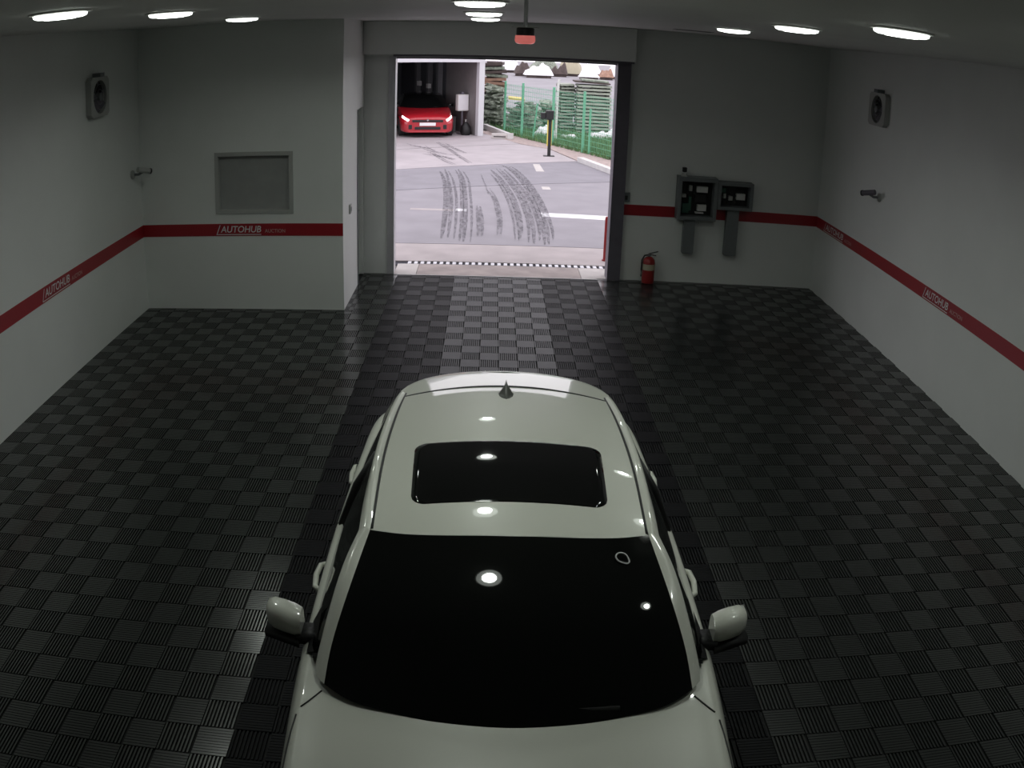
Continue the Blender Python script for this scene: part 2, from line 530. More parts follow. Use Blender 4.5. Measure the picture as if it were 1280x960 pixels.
for x, y, lb in [
    (-2.371, 4.79, 'round lit ceiling downlight nearest the camera in the left row, thin and tilted'),
    (-2.266, 6.38, 'round lit ceiling downlight in the middle of the left row'),
    (-2.440, 8.98, 'small lit ceiling downlight of the left row closest to the partition wall'),
    (-0.101, 6.03, 'lit ceiling downlight cut by the top edge in the middle row'),
    (-0.103, 8.45, 'second lit ceiling downlight from the shutter in the middle row'),
    (-0.110, 10.57, 'smallest lit ceiling downlight in front of the shutter housing'),
    (2.237, 8.80, 'lit ceiling downlight of the right row closest to the back wall'),
    (2.113, 6.48, 'lit ceiling downlight in the middle of the right row'),
    (2.153, 4.74, 'largest lit ceiling downlight of the right row nearest the camera'),
    (-0.10, 3.62, 'middle row ceiling downlight above the parked car, mirrored in its windscreen'),
    (2.35, 3.25, 'right row ceiling downlight nearest the camera, mirrored in the windscreen'),
]:
    downlight(x, y, lb)

# ------------------------------------------------------------------ roller shutter, rolled up
rs = thing('roller_shutter', (0.17, YB, 0), 'rolled-up roller shutter with box housing and side rails around the bright doorway', 'shutter')
def loc(b, o):
    b.v = [(v[0] - o[0], v[1] - o[1], v[2] - o[2]) for v in b.v]
    return b
rl = rs.location
loc(MB().bbox(XD + 0.004, 1.912, 12.80, YB - 0.002, 3.135, ZC - 0.002, 0.008), rl).build('housing', M['wall'], rs)
loc(MB().box(DL - 0.02, 1.90, 12.83, YB - 0.03, 3.105, 3.133), rl).build('housing_lip', M['dark_rail'], rs)
loc(MB().box(DL - 0.095, DL, YB - 0.035, YB - 0.002, 0.0, 3.103).box(DL - 0.058, DL, YB, YB + TH - 0.005, 0.0, 3.088), rl).build('guide_rail', M['alu'], rs)
loc(MB().box(DR, DR + 0.185, YB - 0.09, YB - 0.002, 0.0, 3.103).box(DR, DR + 0.058, YB, YB + TH - 0.005, 0.0, 3.088), rl).build('guide_rail', M['dark_rail'], rs)
loc(MB().box(DL, DR, YB + 0.06, YB + 0.10, 3.07, 3.088), rl).build('bottom_bar', M['dark_rail'], rs)

# wall switches
sw = thing('wall_switch', (1.905, YB, 1.14), 'small dark switch plate on the wall right of the doorway', 'switch')
MB().bbox(-0.055, 0.055, -0.03, -0.001, 0, 0.135, 0.006).build('plate', M['grey_metal'], sw)
MB().box(-0.02, 0.02, -0.036, -0.03, 0.03, 0.09).build('rocker', M['black'], sw)
sw = thing('wall_switch', (XD, 11.70, 1.12), 'pale switch plate on the narrow side of the partition', 'switch')
MB().bbox(0.001, 0.02, -0.05, 0.05, 0, 0.12, 0.005).build('plate', M['offwhite'], sw)
MB().box(0.02, 0.026, -0.02, 0.02, 0.03, 0.085).build('rocker', M['grey_metal'], sw)

# ------------------------------------------------------------------ wall fans
def wall_fan(x, y0, y1, z0, z1, sx, label):
    """square wall fan; sx = direction into the room"""
    t = thing('wall_fan', (x, (y0 + y1) / 2, z0), label, 'fan', 'wall fans')
    hw, h = (y1 - y0) / 2, z1 - z0
    D = 0.07
    # housing: square frame with a round hole
    b = MB()
    n = 32; R = min(hw, h / 2) * 0.84
    ring, sq = [], []
    for k in range(n):
        a = 2 * math.pi * (k + 0.5) / n
        ca, sa = math.cos(a), math.sin(a)
        m_ = 1 / max(abs(ca), abs(sa))
        ring.append((ca * R, h / 2 + sa * R))
        sq.append((ca * m_ * hw, h / 2 + sa * m_ * h / 2))
    vs = [(sx * D, p[0], p[1]) for p in ring] + [(sx * D, p[0], p[1]) for p in sq] + [(sx * 0.02, p[0], p[1]) for p in ring] + [(sx * 0.002, p[0], p[1]) for p in sq]
    fs = []
    for k in range(n):
        k2 = (k + 1) % n
        fs += [(k, k2, n + k2, n + k), (n + k, n + k2, 3 * n + k2, 3 * n + k), (k, k2, 2 * n + k2, 2 * n + k)]
    b.add(vs, fs).build('housing', M['offwhite'], t)
    MB().lathe([(R, 0.0), (R * 0.98, sx * 0.012)], (sx * 0.012, 0, h / 2), 'X', 32).build('back_plate', M['dark_in'], t)
    MB().lathe([(R * 0.27, 0.0), (R * 0.24, sx * 0.05), (R * 0.1, sx * 0.06)], (sx * 0.03, 0, h / 2), 'X', 20).build('hub', M['grey_metal'], t, smooth='auto')
    for k in range(5):
        a0 = 2 * math.pi * k / 5 + 0.4
        rows = []
        for i in range(4):
            r = R * (0.24 + 0.68 * i / 3)
            rows.append([(sx * (0.045 + 0.02 * q), r * math.cos(a0 + q * 0.38), h / 2 + r * math.sin(a0 + q * 0.38)) for q in (-1, -0.3, 0.4, 1)])
        MB().grid(rows).build('blade', M['dark_rail'], t)
    MB().box(min(0, sx * 0.10), max(0, sx * 0.10), -0.06, 0.06, h, h + 0.045).build('bracket', M['grey_metal'], t)
    g = MB()
    for q in (0.45, 0.75):
        pts = [(sx * (D - 0.005), R * q * math.cos(2 * math.pi * k / 24), h / 2 + R * q * math.sin(2 * math.pi * k / 24)) for k in range(25)]
        g.tube(pts, 0.004, 5)
    g.build('guard', M['grey_metal'], t)
    return t
wall_fan(XL, 9.52, 10.03, 2.63, 3.08, 1, 'square wall fan with round opening high on the left wall')
wall_fan(XR, 10.73, 11.25, 2.67, 3.09, -1, 'square wall fan with round dark opening high on the right wall')

# ------------------------------------------------------------------ security cameras
def cctv(x, y, z, sx, dy, label, bm_='dark_rail'):
    t = thing('security_camera', (x, y, z), label, 'camera', 'security cameras on the side walls')
    MB().lathe([(0.055, 0.0), (0.055, sx * 0.02), (0.03, sx * 0.035)], (0, 0, 0), 'X', 16).build('wall_mount', M['offwhite'], t, smooth='auto')
    MB().tube([(sx * 0.02, 0, 0), (sx * 0.09, 0, 0.0), (sx * 0.15, 0.0, 0.03)], 0.016).build('arm', M['grey_metal'], t)
    a = Vector((sx * 0.55, dy, -0.22)).normalized()
    c = Vector((sx * 0.16, 0, 0.05))
    MB().tube([c - a * 0.09, c + a * 0.09], 0.034, 14).build('body', M[bm_], t, smooth='auto')
    MB().tube([c + a * 0.09, c + a * 0.11], [0.038, 0.037], 14).build('lens_hood', M['black'], t)
cctv(XL, 10.85, 1.80, 1, 0.75, 'small bullet camera on the left wall near the partition corner', 'offwhite')
cctv(XR, 10.78, 1.79, -1, 0.75, 'small bullet camera on the right wall below the fan')

# ------------------------------------------------------------------ signal lamp hanging from the ceiling
sg = thing('signal_lamp', (0.142, 4.5, 3.335), 'red signal lamp hanging on a rod from the ceiling above the doorway', 'lamp')
MB().lathe([(0.030, 0.0), (0.044, 0.006), (0.049, 0.018), (0.047, 0.042)], (0, 0, 0), n=28).build('red_lens', M['lens_red'], sg, smooth='auto')
MB().lathe([(0.042, 0.042), (0.043, 0.046), (0.042, 0.076), (0.036, 0.080)], (0, 0, 0), n=28).build('base', M['black'], sg, smooth='auto')
MB().lathe([(0.066, 0.080), (0.066, 0.085)], (0, 0, 0), n=28).build('plate', M['offwhite'], sg)
MB().lathe([(0.010, 0.085), (0.010, ZC - 3.335 - 0.02), (0.03, ZC - 3.335 - 0.008), (0.03, ZC - 3.335 - 0.001)], (0, 0, 0), n=14).build('rod', M['alu'], sg, smooth='auto')

# slot diffuser in the ceiling by the back wall
sd = thing('slot_vent', (2.33, 11.1, ZC), 'thin dark slot vent in the ceiling near the back wall', 'vent')
MB().box(-0.24, 0.24, -0.05, 0.05, -0.008, -0.001).build('frame', M['offwhite'], sd)
MB().box(-0.21, 0.21, -0.02, 0.02, -0.011, -0.008).build('slot', M['black'], sd)

# ------------------------------------------------------------------ control boxes on the back wall
def control_box(x0, x1, z0, z1, y0, label, bits):
    t = thing('control_box', ((x0 + x1) / 2, YB, z0), label, 'control box', 'open control boxes on the back wall')
    hw, h, D = (x1 - x0) / 2, z1 - z0, YB - y0
    e = 0.05
    MB().box(-hw, hw, -0.02, -0.001, 0, h).build('back_panel', M['dark_in'], t)
    f = MB().bbox(-hw, hw, -D, -0.02, 0, e, 0.005).bbox(-hw, hw, -D, -0.02, h - e, h, 0.005).bbox(-hw, -hw + e, -D, -0.02, e, h - e, 0.005).bbox(hw - e, hw, -D, -0.02, e, h - e, 0.005)
    f.build('case', M['grey_metal'], t)
    for nm, m, bx, bz, w_, h_ in bits:
        MB().bbox(bx - w_ / 2, bx + w_ / 2, -0.09, -0.02, bz - h_ / 2, bz + h_ / 2, 0.004).build(nm, M[m], t)
    w_ = MB()
    for k in range(6):
        xa = -hw + 0.1 + k * (2 * hw - 0.2) / 5
        w_.tube([(xa, -0.03, e), (xa + 0.02, -0.06, h * 0.4), (xa - 0.03, -0.05, h * 0.6), (xa, -0.03, h - e)], 0.006, 6)
    w_.build('wiring', M['black'], t)
    return t
c1 = control_box(2.615, 3.185, 0.955, 1.555, YB - 0.19, 'taller open grey control box with white relays inside, left of its pair',
    [('relay', 'white', 0.08, 0.43, 0.16, 0.085), ('relay', 'white', 0.09, 0.165, 0.13, 0.09), ('terminal_block', 'board', -0.15, 0.15, 0.10, 0.14),
     ('breaker', 'offwhite', -0.09, 0.44, 0.045, 0.08), ('breaker', 'offwhite', -0.18, 0.33, 0.06, 0.05), ('connector', 'white', 0.06, 0.09, 0.12, 0.02), ('circuit_board', 'board', -0.09, 0.22, 0.04, 0.2), ('transformer', 'black', 0.06, 0.3, 0.16, 0.12)])
c2 = control_box(3.190, 3.715, 1.125, 1.525, YB - 0.18, 'shorter open grey control box right of its pair',
    [('relay', 'white', 0.10, 0.19, 0.13, 0.09), ('breaker', 'offwhite', -0.05, 0.16, 0.06, 0.06), ('breaker', 'offwhite', -0.14, 0.19, 0.04, 0.07), ('terminal_block', 'board', -0.17, 0.27, 0.08, 0.06)])
MB().box(-0.29, 0.275, -0.20, -0.001, 0.60, 0.612).build('top_cover', M['grey_metal'], c1)
for x0, x1, zt, lb in ((2.745, 2.895, 0.953, 'grey cable trunking hanging below the taller control box'), (3.365, 3.53, 1.123, 'grey cable trunking hanging below the shorter control box')):
    t = thing('cable_trunking', ((x0 + x1) / 2, YB, 0.45), lb, 'trunking', 'cable trunkings under the control boxes')
    hw = (x1 - x0) / 2
    MB().bbox(-hw, hw, -0.13, -0.001, 0, zt - 0.45, 0.006).build('channel', M['grey_metal'], t)
    MB().box(-hw - 0.006, hw + 0.006, -0.136, -0.13, 0.01, zt - 0.45 - 0.01).build('cover', M['grey_metal'], t)
jb = thing('sensor_box', (2.70, YB - 0.10, 1.567), 'small dark sensor standing on the taller control box', 'sensor')
MB().lathe([(0.05, 0.0), (0.035, 0.035), (0.014, 0.045), (0.014, 0.06)], (0, 0, 0), n=16).build('foot', M['offwhite'], jb, smooth='auto')
MB().bbox(-0.03, 0.03, -0.03, 0.03, 0.058, 0.125, 0.01).build('head', M['black'], jb)

# ------------------------------------------------------------------ fire extinguisher
fx = thing('fire_extinguisher', (2.27, 12.88, 0.0), 'red fire extinguisher standing on the floor by the back wall', 'extinguisher')
MB().lathe([(0.078, 0.002), (0.088, 0.012), (0.09, 0.05), (0.09, 0.30), (0.080, 0.345), (0.050, 0.375), (0.026, 0.388)], (0, 0, 0), n=24).build('cylinder', M['red'], fx, smooth='auto')
MB().lathe([(0.0912, 0.20), (0.0912, 0.285)], (0, 0, 0), n=24).build('label_band', M['label'], fx, smooth='auto')
MB().lathe([(0.024, 0.386), (0.026, 0.42), (0.015, 0.43)], (0, 0, 0), n=16).build('valve', M['chrome'], fx, smooth='auto')
MB().obox((0.055, 0, 0.445), (0.07, 0, 0.02), (0, 0.012, 0), (-0.001, 0, 0.005)).obox((0.05, 0, 0.41), (0.05, 0, -0.006), (0, 0.012, 0), (0, 0, 0.005)).build('lever', M['black'], fx)
MB().tube([(-0.015, 0, 0.41), (-0.07, -0.02, 0.405), (-0.105, -0.03, 0.34), (-0.107, -0.03, 0.20), (-0.106, -0.03, 0.10)], 0.011, 10).build('hose', M['black'], fx, smooth='auto')

# ================================================================== CAR BUILDER
def lerp_tab(tab, y, k):
    if y <= tab[0][0]: return tab[0][k]
    for a, b in zip(tab, tab[1:]):
        if y <= b[0]:
            i = tab.index(a)
            p0 = tab[max(i - 1, 0)]; p3 = tab[min(i + 2, len(tab) - 1)]
            t = (y - a[0]) / (b[0] - a[0])
            m1 = (b[k] - p0[k]) / max(1e-6, b[0] - p0[0]) * (b[0] - a[0])
            m2 = (p3[k] - a[k]) / max(1e-6, p3[0] - a[0]) * (b[0] - a[0])
            t2, t3 = t * t, t * t * t
            return (2 * t3 - 3 * t2 + 1) * a[k] + (t3 - 2 * t2 + t) * m1 + (-2 * t3 + 3 * t2) * b[k] + (t3 - t2) * m2
    return tab[-1][k]

# y, widest half width, shoulder half width, shoulder height, deck height at the centre line
BODY = [
    (1.45, .66, .58, .60, .655), (1.52, .765, .68, .655, .725), (1.66, .83, .755, .70, .79), (1.85, .868, .80, .735, .835), (2.10, .885, .832, .775, .878),
    (2.40, .893, .855, .815, .922), (2.66, .897, .862, .85, .952), (2.84, .899, .864, .885, .985), (3.10, .90, .863, .93, 1.0), (3.40, .90, .859, .958, .995),
    (4.06, .90, .855, .975, 1.0), (4.60, .897, .838, .99, 1.01), (4.90, .89, .826, 1.0, 1.02), (5.37, .865, .793, 1.015, 1.03), (5.62, .82, .735, .985, 1.0), (5.74, .76, .66, .93, .95), (5.82, .66, .56, .86, .88)]
AX_F, AX_R, WR = 2.28, 4.95, 0.335
def arch(y):
    z = 0.19
    for c in (AX_F, AX_R):
        d = 0.385 ** 2 - (y - c) ** 2
        if d > 0: z = max(z, WR + math.sqrt(d))
    return z
def cat(pts, n):
    out = []
    P = [pts[0]] + list(pts) + [pts[-1]]
    for i in range(1, len(P) - 2):
        for s in range(n):
            t = s / n
            q = []
            for a, b, c, d in zip(P[i - 1], P[i], P[i + 1], P[i + 2]):
                q.append(0.5 * (2 * b + (c - a) * t + (2 * a - 5 * b + 4 * c - d) * t * t + (-a + 3 * b - 3 * c + d) * t ** 3))
            out.append(tuple(q))
    out.append(tuple(pts[-1]))
    return out
def section(y):
    """half section (x, z) from the sill up over the shoulder to the centre line"""
    W, xs, zs, zt = (lerp_tab(BODY, y, k) for k in (1, 2, 3, 4))
    zb = 0.19
    k = zt - zs
    pts = [(W * 0.90, zb), (W * 0.975, zb + 0.05), (W * 0.995, zb + 0.2), (W, zb + (zs - zb) * .55), (W * .992, zb + (zs - zb) * .76), (W * .2 + xs * .8, zs - .045),
           (xs, zs), (xs - .035, zs + k * .42 + .012), (xs - .085, zs + k * .62 + .004), (xs - .17, zs + k * .78), (xs * .55, zs + k * .93), (xs * .28, zt - .004 * k), (0.0, zt)]
    c = cat(pts, 4)
    za = arch(y)
    return [(x, max(z, za) if i < 22 else z) for i, (x, z) in enumerate(c)]
def surf(y, u):
    """point of the body side, u in section steps (24 = shoulder)"""
    s = section(y)
    i = int(u); f = u - i
    a, b = s[i], s[min(i + 1, len(s) - 1)]
    return Vector((a[0] + (b[0] - a[0]) * f, y, a[1] + (b[1] - a[1]) * f))

def resample(pts, n):
    pts = [Vector(p) for p in pts]
    if len(pts) > 2: pts = [Vector(p) for p in cat([tuple(p) for p in pts], 8)]
    L = [0.0]
    for a, b in zip(pts, pts[1:]): L.append(L[-1] + (b - a).length)
    out = []
    j = 0
    for i in range(n):
        d = L[-1] * i / (n - 1)
        while j < len(L) - 2 and L[j + 1] < d: j += 1
        t = (d - L[j]) / max(1e-9, L[j + 1] - L[j])
        out.append(pts[j].lerp(pts[j + 1], min(1, t)))
    return out
def coons(c0, c1, d0, d1, nu, nv, bulge=(0, 0, 0)):
    """c0, c1 run along u (bottom, top); d0, d1 along v (start, end)"""
    C0, C1, D0, D1 = resample(c0, nu), resample(c1, nu), resample(d0, nv), resample(d1, nv)
    B = Vector(bulge)
    rows = []
    for j in range(nv):
        v = j / (nv - 1)
        row = []
        for i in range(nu):
            u = i / (nu - 1)
            p = C0[i] * (1 - v) + C1[i] * v + D0[j] * (1 - u) + D1[j] * u
            p -= C0[0] * (1 - u) * (1 - v) + C0[-1] * u * (1 - v) + C1[0] * (1 - u) * v + C1[-1] * u * v
            p += B * (16 * u * (1 - u) * v * (1 - v))
            row.append(p)
        rows.append(row)
    return rows
def mir(pts): return [(-p[0], p[1], p[2]) for p in pts]

Y0 = 3.6
def car_obj(b, name, m, parent, smooth=True):
    b.v = [(v[0], v[1] - Y0, v[2]) for v in b.v]
    return b.build(name, M[m], parent, smooth=smooth)

ROOFZ = [(3.331, 1.407), (3.5, 1.4275), (3.7, 1.4435), (3.97, 1.452), (4.45, 1.4435), (4.75, 1.429), (5.02, 1.407), (5.5, 1.352)]
def roof_z(x, y): return lerp_tab(ROOFZ, y, 1) - 0.155 * x * x

def make_car(root, paint, lit=False, sunroof=True, top=None):
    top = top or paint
    # ---- lower body shell
    ys = [1.45, 1.47, 1.50, 1.55, 1.61] + [1.68 + i * 0.055 for i in range(74)]
    ys = [y for y in ys if y < 5.80] + [5.82]
    secs = [section(y) for y in ys]
    rows = []
    for y, s in zip(ys, secs):
        full = [(x, y, z) for x, z in s] + [(-x, y, z) for x, z in reversed(s[:-1])]
        rows.append(full)
    b = MB().grid(rows)
    n = len(rows[0])
    b.add([*rows[0]], [tuple(range(n))])
    b.add([*rows[-1]], [tuple(range(n))])
    car_obj(b, 'body', paint, root)
    # underside
    car_obj(MB().box(-0.72, 0.72, 1.55, 5.7, 0.17, 0.24), 'underbody', 'black', root, False)
    # ---- windscreen
    wtop = [(x_, y_, roof_z(x_, y_)) for x_, y_ in ((.588, 3.423), (.455, 3.374), (.303, 3.346), (0, 3.331))]
    wbot = [(.722, 2.835, .992), (.62, 2.768, .974), (.488, 2.726, .963), (.25, 2.676, .953), (0, 2.657, .95)]
    wedge = [(.722, 2.835, .992), (.701, 2.965, 1.10), (.649, 3.143, 1.24), wtop[0]]
    full = lambda h: h + mir(h[:-1])[::-1]
    ws = car_obj(MB().grid(coons(full(wbot), full(wtop), wedge, mir(wedge), 33, 17, (0, -0.030, 0.020))), 'windscreen', 'gloss_black', root)
    # ---- roof, with the sunroof let into it
    nx = 25; rows = []
    yr = lambda x: 5.010 - 0.25 * x * x
    yf = lambda x: lerp_tab([(0, 3.331), (.303, 3.346), (.455, 3.374), (.588, 3.423)], abs(x), 1)
    dh = [(3.42, .584), (4.1, .600), (4.6, .592), (5.0, .572)]
    for j in range(25):
        t = j / 24
        row = []
        for i in range(nx):
            s = -1 + 2 * i / (nx - 1)
            y = 0
            x = s * .585
            y = yf(x) + (yr(x) - yf(x)) * t
            x = s * lerp_tab(dh, y, 1)
            row.append((x, y, roof_z(x, y)))
        rows.append(row)
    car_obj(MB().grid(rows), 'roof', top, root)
    # ---- roof ditches
    for sgn in (1, -1):
        pts = [(sgn * (lerp_tab(dh, y, 1) - .004), y, roof_z(.59, y) + .0015) for y in [3.43 + k * .0825 for k in range(20)]]
        car_obj(MB().tube(pts, .006, 6), 'roof_channel', 'black', root)
    # ---- side structure, each side
    for sgn in (1, -1):
        S = (lambda p: p) if sgn == 1 else mir
        D = [wtop[0]] + [(lerp_tab(dh, y, 1), y, roof_z(lerp_tab(dh, y, 1), y)) for y in (3.6, 3.85, 4.1, 4.4, 4.7, 5.0)]
        G = [(.640, 3.455, 1.345), (.648, 3.7, 1.362), (.652, 4.1, 1.368), (.645, 4.55, 1.358), (.628, 4.96, 1.335)]
        pil = [(.765, 2.895, .985), (.767, 2.96, 1.025), (.724, 3.14, 1.18), (.684, 3.287, 1.285), (.640, 3.455, 1.345)]
        B_ = [(.800, 3.01, .985), (.826, 3.2, .972), (.824, 4.06, .988), (.797, 4.83, 1.008), (.765, 5.15, 1.018)]
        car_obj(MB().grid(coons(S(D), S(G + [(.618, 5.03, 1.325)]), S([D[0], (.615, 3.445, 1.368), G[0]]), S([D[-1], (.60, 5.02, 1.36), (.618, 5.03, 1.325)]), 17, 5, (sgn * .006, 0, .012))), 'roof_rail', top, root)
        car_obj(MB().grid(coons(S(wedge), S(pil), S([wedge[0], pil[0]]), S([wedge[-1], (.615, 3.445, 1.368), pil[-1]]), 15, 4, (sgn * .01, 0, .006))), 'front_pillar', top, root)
        gtop = S(pil[1:-1] + G)
        sg_ = car_obj(MB().grid(coons(gtop, S(B_), [gtop[0], S([B_[0]])[0]], [gtop[-1], S([B_[-1]])[0]], 25, 7, (sgn * .012, 0, 0))), 'side_glass', 'gloss_black', root)
        # centre pillar and window trim, black
        car_obj(MB().tube([Vector(S([(.640, 4.17, 1.365)])[0]), Vector(S([(.745, 4.15, 1.2)])[0]), Vector(S([(.826, 4.12, .985)])[0])], .022, 6), 'centre_pillar', 'black', root)
        # rear pillar
        gr = [(.628, 4.96, 1.335), (.618, 5.05, 1.325), (.59, 5.20, 1.31)]
        br = [(.765, 5.15, 1.018), (.74, 5.4, 1.02), (.69, 5.62, .99)]
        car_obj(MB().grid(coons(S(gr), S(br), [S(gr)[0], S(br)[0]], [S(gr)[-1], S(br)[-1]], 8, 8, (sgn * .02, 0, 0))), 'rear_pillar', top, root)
        # door seams
        for y in (3.06, 4.14, 4.80):
            pts = []
            for u in [3 + k * .75 for k in range(30)]:
                p = surf(y, u)
                if arch(y) < p.z - .002: pts.append((sgn * (p.x + .0005), p.y, p.z))
            if len(pts) > 3: car_obj(MB().tube(pts, .004, 5), 'door_seam', 'black', root)
        # bonnet seam: from the windscreen corner outwards, then forward along the wing
        pts = [surf(y, u) for y, u in ((2.832, 34.6), (2.80, 33), (2.775, 31.4), (2.755, 29.8))]
        car_obj(MB().tube([(sgn * p.x, p.y, p.z + .001) for p in pts], .004, 5), 'bonnet_seam', 'black', root)
        pts = [surf(y, u) for y, u in ((2.72, 28.6), (2.65, 27.6), (2.56, 26.9), (2.45, 26.4), (2.25, 26), (2.0, 25.6), (1.8, 25.5))]
        car_obj(MB().tube([(sgn * (p.x + .0008), p.y, p.z + .001) for p in pts], .004, 5), 'bonnet_seam', 'black', root)
        pts = [surf(y, u) for y, u in ((2.925, 30.4), (2.93, 32), (2.935, 33.2))]
        # door handles
        for y in (3.73, 4.82):
            p = surf(y, 22.6)
            x0 = p.x
            h = MB().tube([(sgn * (x0 - .005), y - .115, .905), (sgn * (x0 + .030), y - .085, .915), (sgn * (x0 + .038), y, .925), (sgn * (x0 + .030), y + .085, .928), (sgn * (x0 - .005), y + .115, .925)], [.012, .014, .015, .014, .012], 8)
            car_obj(h, 'door_handle', paint, root)
        # mirrors: painted shell, black foot and lower edge
        rows = []
        prof = [(0.0, .0), (.18, .55), (.5, .93), (.8, 1.0), (1.0, .93)]
        segs = [(.868, .84), (.90, .97), (.945, 1.0), (.99, .95), (1.018, .76), (1.030, .42)]
        for x, k in segs:
            sweep = (x - .868) * .30
            zc = 1.025 + (x - .868) * .10
            ring = []
            for a in range(14):
                an = 2 * math.pi * a / 14
                cy, cz = math.cos(an), math.sin(an)
                ry = .085 * k if cy < 0 else .045 * k
                rz = .072 * k if cz > 0 else .062 * k
                e = .75
                ring.append((sgn * x, 3.215 + sweep + math.copysign(abs(cy) ** e, cy) * ry, zc + math.copysign(abs(cz) ** e, cz) * rz))
            rows.append(ring + [ring[0]])
        b = MB().grid(rows)
        b.add(rows[0][:-1], [tuple(range(14))]); b.add(rows[-1][:-1], [tuple(range(14))])
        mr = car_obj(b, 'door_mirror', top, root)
        me_ = MB().obox((sgn * .955, 3.198 + .025, .966), (sgn * .078, .024, .008), (0, .072, 0), (0, 0, .016))
        car_obj(me_, 'lower_edge', 'black', mr)
        car_obj(MB().obox((sgn * .952, 3.262 + .012, 1.03), (sgn * .075, .022, .006), (0, .004, 0), (0, 0, .048)), 'glass', 'chrome', mr)
        car_obj(MB().obox((sgn * .845, 3.19, .975), (.045, 0, 0), (0, .05, 0), (0, 0, .022)), 'mirror_foot', 'black', root)
        # black sail panel at the foot of the pillar
        car_obj(MB().add([(sgn * .786, 3.02, 1.012), (sgn * .832, 3.06, .968), (sgn * .834, 3.27, .985), (sgn * .772, 3.20, 1.125)], [(0, 1, 2, 3)]), 'sail_panel', 'black', root, False)
        # wheels
        for yc in (AX_F, AX_R):
            wx = .79
            wh = car_obj(MB().lathe([(.215, -.10), (.30, -.108), (WR - .008, -.09), (WR, -.06), (WR, .06), (WR - .008, .09), (.30, .108), (.215, .10)], (sgn * wx, yc, WR), 'X', 40), 'wheel', 'tyre', root)
            rm = MB().lathe([(.218, -.02), (.215, .09), (.20, .07), (.06, .06), (.03, .065)], (0, 0, 0), 'X', 40)
            rm.v = [(sgn * (wx + v[0]), yc + v[1], WR + v[2]) for v in rm.v]
            car_obj(rm, 'rim', 'rim', wh)
            sp = MB()
            for k in range(5):
                a = 2 * math.pi * k / 5
                sp.obox((sgn * (wx + .075), yc + .125 * math.cos(a), WR + .125 * math.sin(a)), (.012, 0, 0), (0, .085 * math.cos(a), .085 * math.sin(a)), (0, -.022 * math.sin(a), .022 * math.cos(a)))
            car_obj(sp, 'spokes', 'rim', wh)
            car_obj(MB().lathe([(.37, -.35), (.372, .0)], (sgn * .80, yc, WR + .02), 'X', 24) if False else MB().box(min(sgn * .45, sgn * .66), max(sgn * .45, sgn * .66), yc - .36, yc + .36, .25, .70), 'wheel_well', 'black', root, False)
        # headlights and tail lights laid into the corners
        rows = [[(sgn * (q.x + .006), q.y - .008, q.z + .004) for q in (surf(y, u) for y in (1.465, 1.50, 1.55, 1.62, 1.72, 1.84))] for u in (20.0, 21.5, 23, 24.5, 25.6)]
        car_obj(MB().grid(rows), 'headlight', 'headlight_on' if lit else 'headlight', root)
        rows = [[(sgn * (q.x + .006), q.y + .006, q.z + .004) for q in (surf(y, u) for y in (5.45, 5.55, 5.66, 5.76))] for u in (10, 12, 14, 16)]
        car_obj(MB().grid(rows), 'tail_light', 'red', root)
    # ---- rear spoiler behind the roof gap
    rows_t, rows_b = [], []
    end = [(0, 5.50), (.25, 5.482), (.40, 5.44), (.50, 5.375), (.57, 5.26), (.605, 5.12)]
    for i in range(-20, 21):
        s = i / 20
        x0 = s * .603
        ye = lerp_tab(end, abs(x0), 1)
        ys_ = yr(x0 * .95) + .012
        ye = max(ye, ys_ + .03)
        tp_ = []
        for j in range(9):
            t = j / 8
            y = ys_ + (ye - ys_) * t
            tp_.append((x0, y, roof_z(x0, y) - .002 - .03 * max(0, t - .82) / .18))
        rows_t.append(tp_ + [(x0, ye - .012, tp_[-1][2] - .022), (x0, (ys_ + ye) / 2, tp_[4][2] - .05), (x0, ys_, tp_[0][2] - .04)])
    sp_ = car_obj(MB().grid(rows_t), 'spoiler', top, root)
    # tailgate glass and frame below the spoiler
    car_obj(MB().grid(coons([(-.59, 5.20, 1.31), (0, 5.36, 1.37), (.59, 5.20, 1.31)], [(-.69, 5.62, .99), (0, 5.70, .985), (.69, 5.62, .99)], [(-.59, 5.20, 1.31), (-.69, 5.62, .99)], [(.59, 5.20, 1.31), (.69, 5.62, .99)], 15, 8, (0, .05, 0))), 'rear_window', 'gloss_black', root)
    # dark strip that shows in the gap between roof and spoiler
    pts = [(x / 20 * .60, yr(x / 20 * .57) + .006, roof_z(x / 20 * .60, 5.0) - .006) for x in range(-20, 21)]
    car_obj(MB().tube(pts, .012, 6), 'roof_gap', 'black', root)
    # ---- sunroof
    if sunroof:
        rows = []
        ya, yb, r_ = 3.575, 4.175, .075
        vy = [0, .004, .012, .025, .045, .075] + [.075 + .05 * k for k in range(1, 9)]
        vy = [v for v in vy if v < (yb - ya) / 2 + .001]
        vy = [ya + v for v in vy] + [yb - v for v in reversed(vy)]
        for y in vy:
            d_ = min(y - ya, yb - y)
            hw = .428 + .024 * (y - ya) / (yb - ya)
            if d_ < r_: hw += -r_ + math.sqrt(max(0, r_ * r_ - (r_ - d_) ** 2))
            us = [-1, -1] + [-1 + 2 * k / 24 for k in range(1, 24)] + [1, 1]
            rows.append([(u * hw, y, roof_z(u * hw, y) + (.0025 if 0 < q < len(us) - 1 and d_ > 0 else -.003)) for q, u in enumerate(us)])
        car_obj(MB().grid(rows), 'sunroof', 'gloss_black', root)
    # ---- shark-fin aerial
    b = MB()
    rows = []
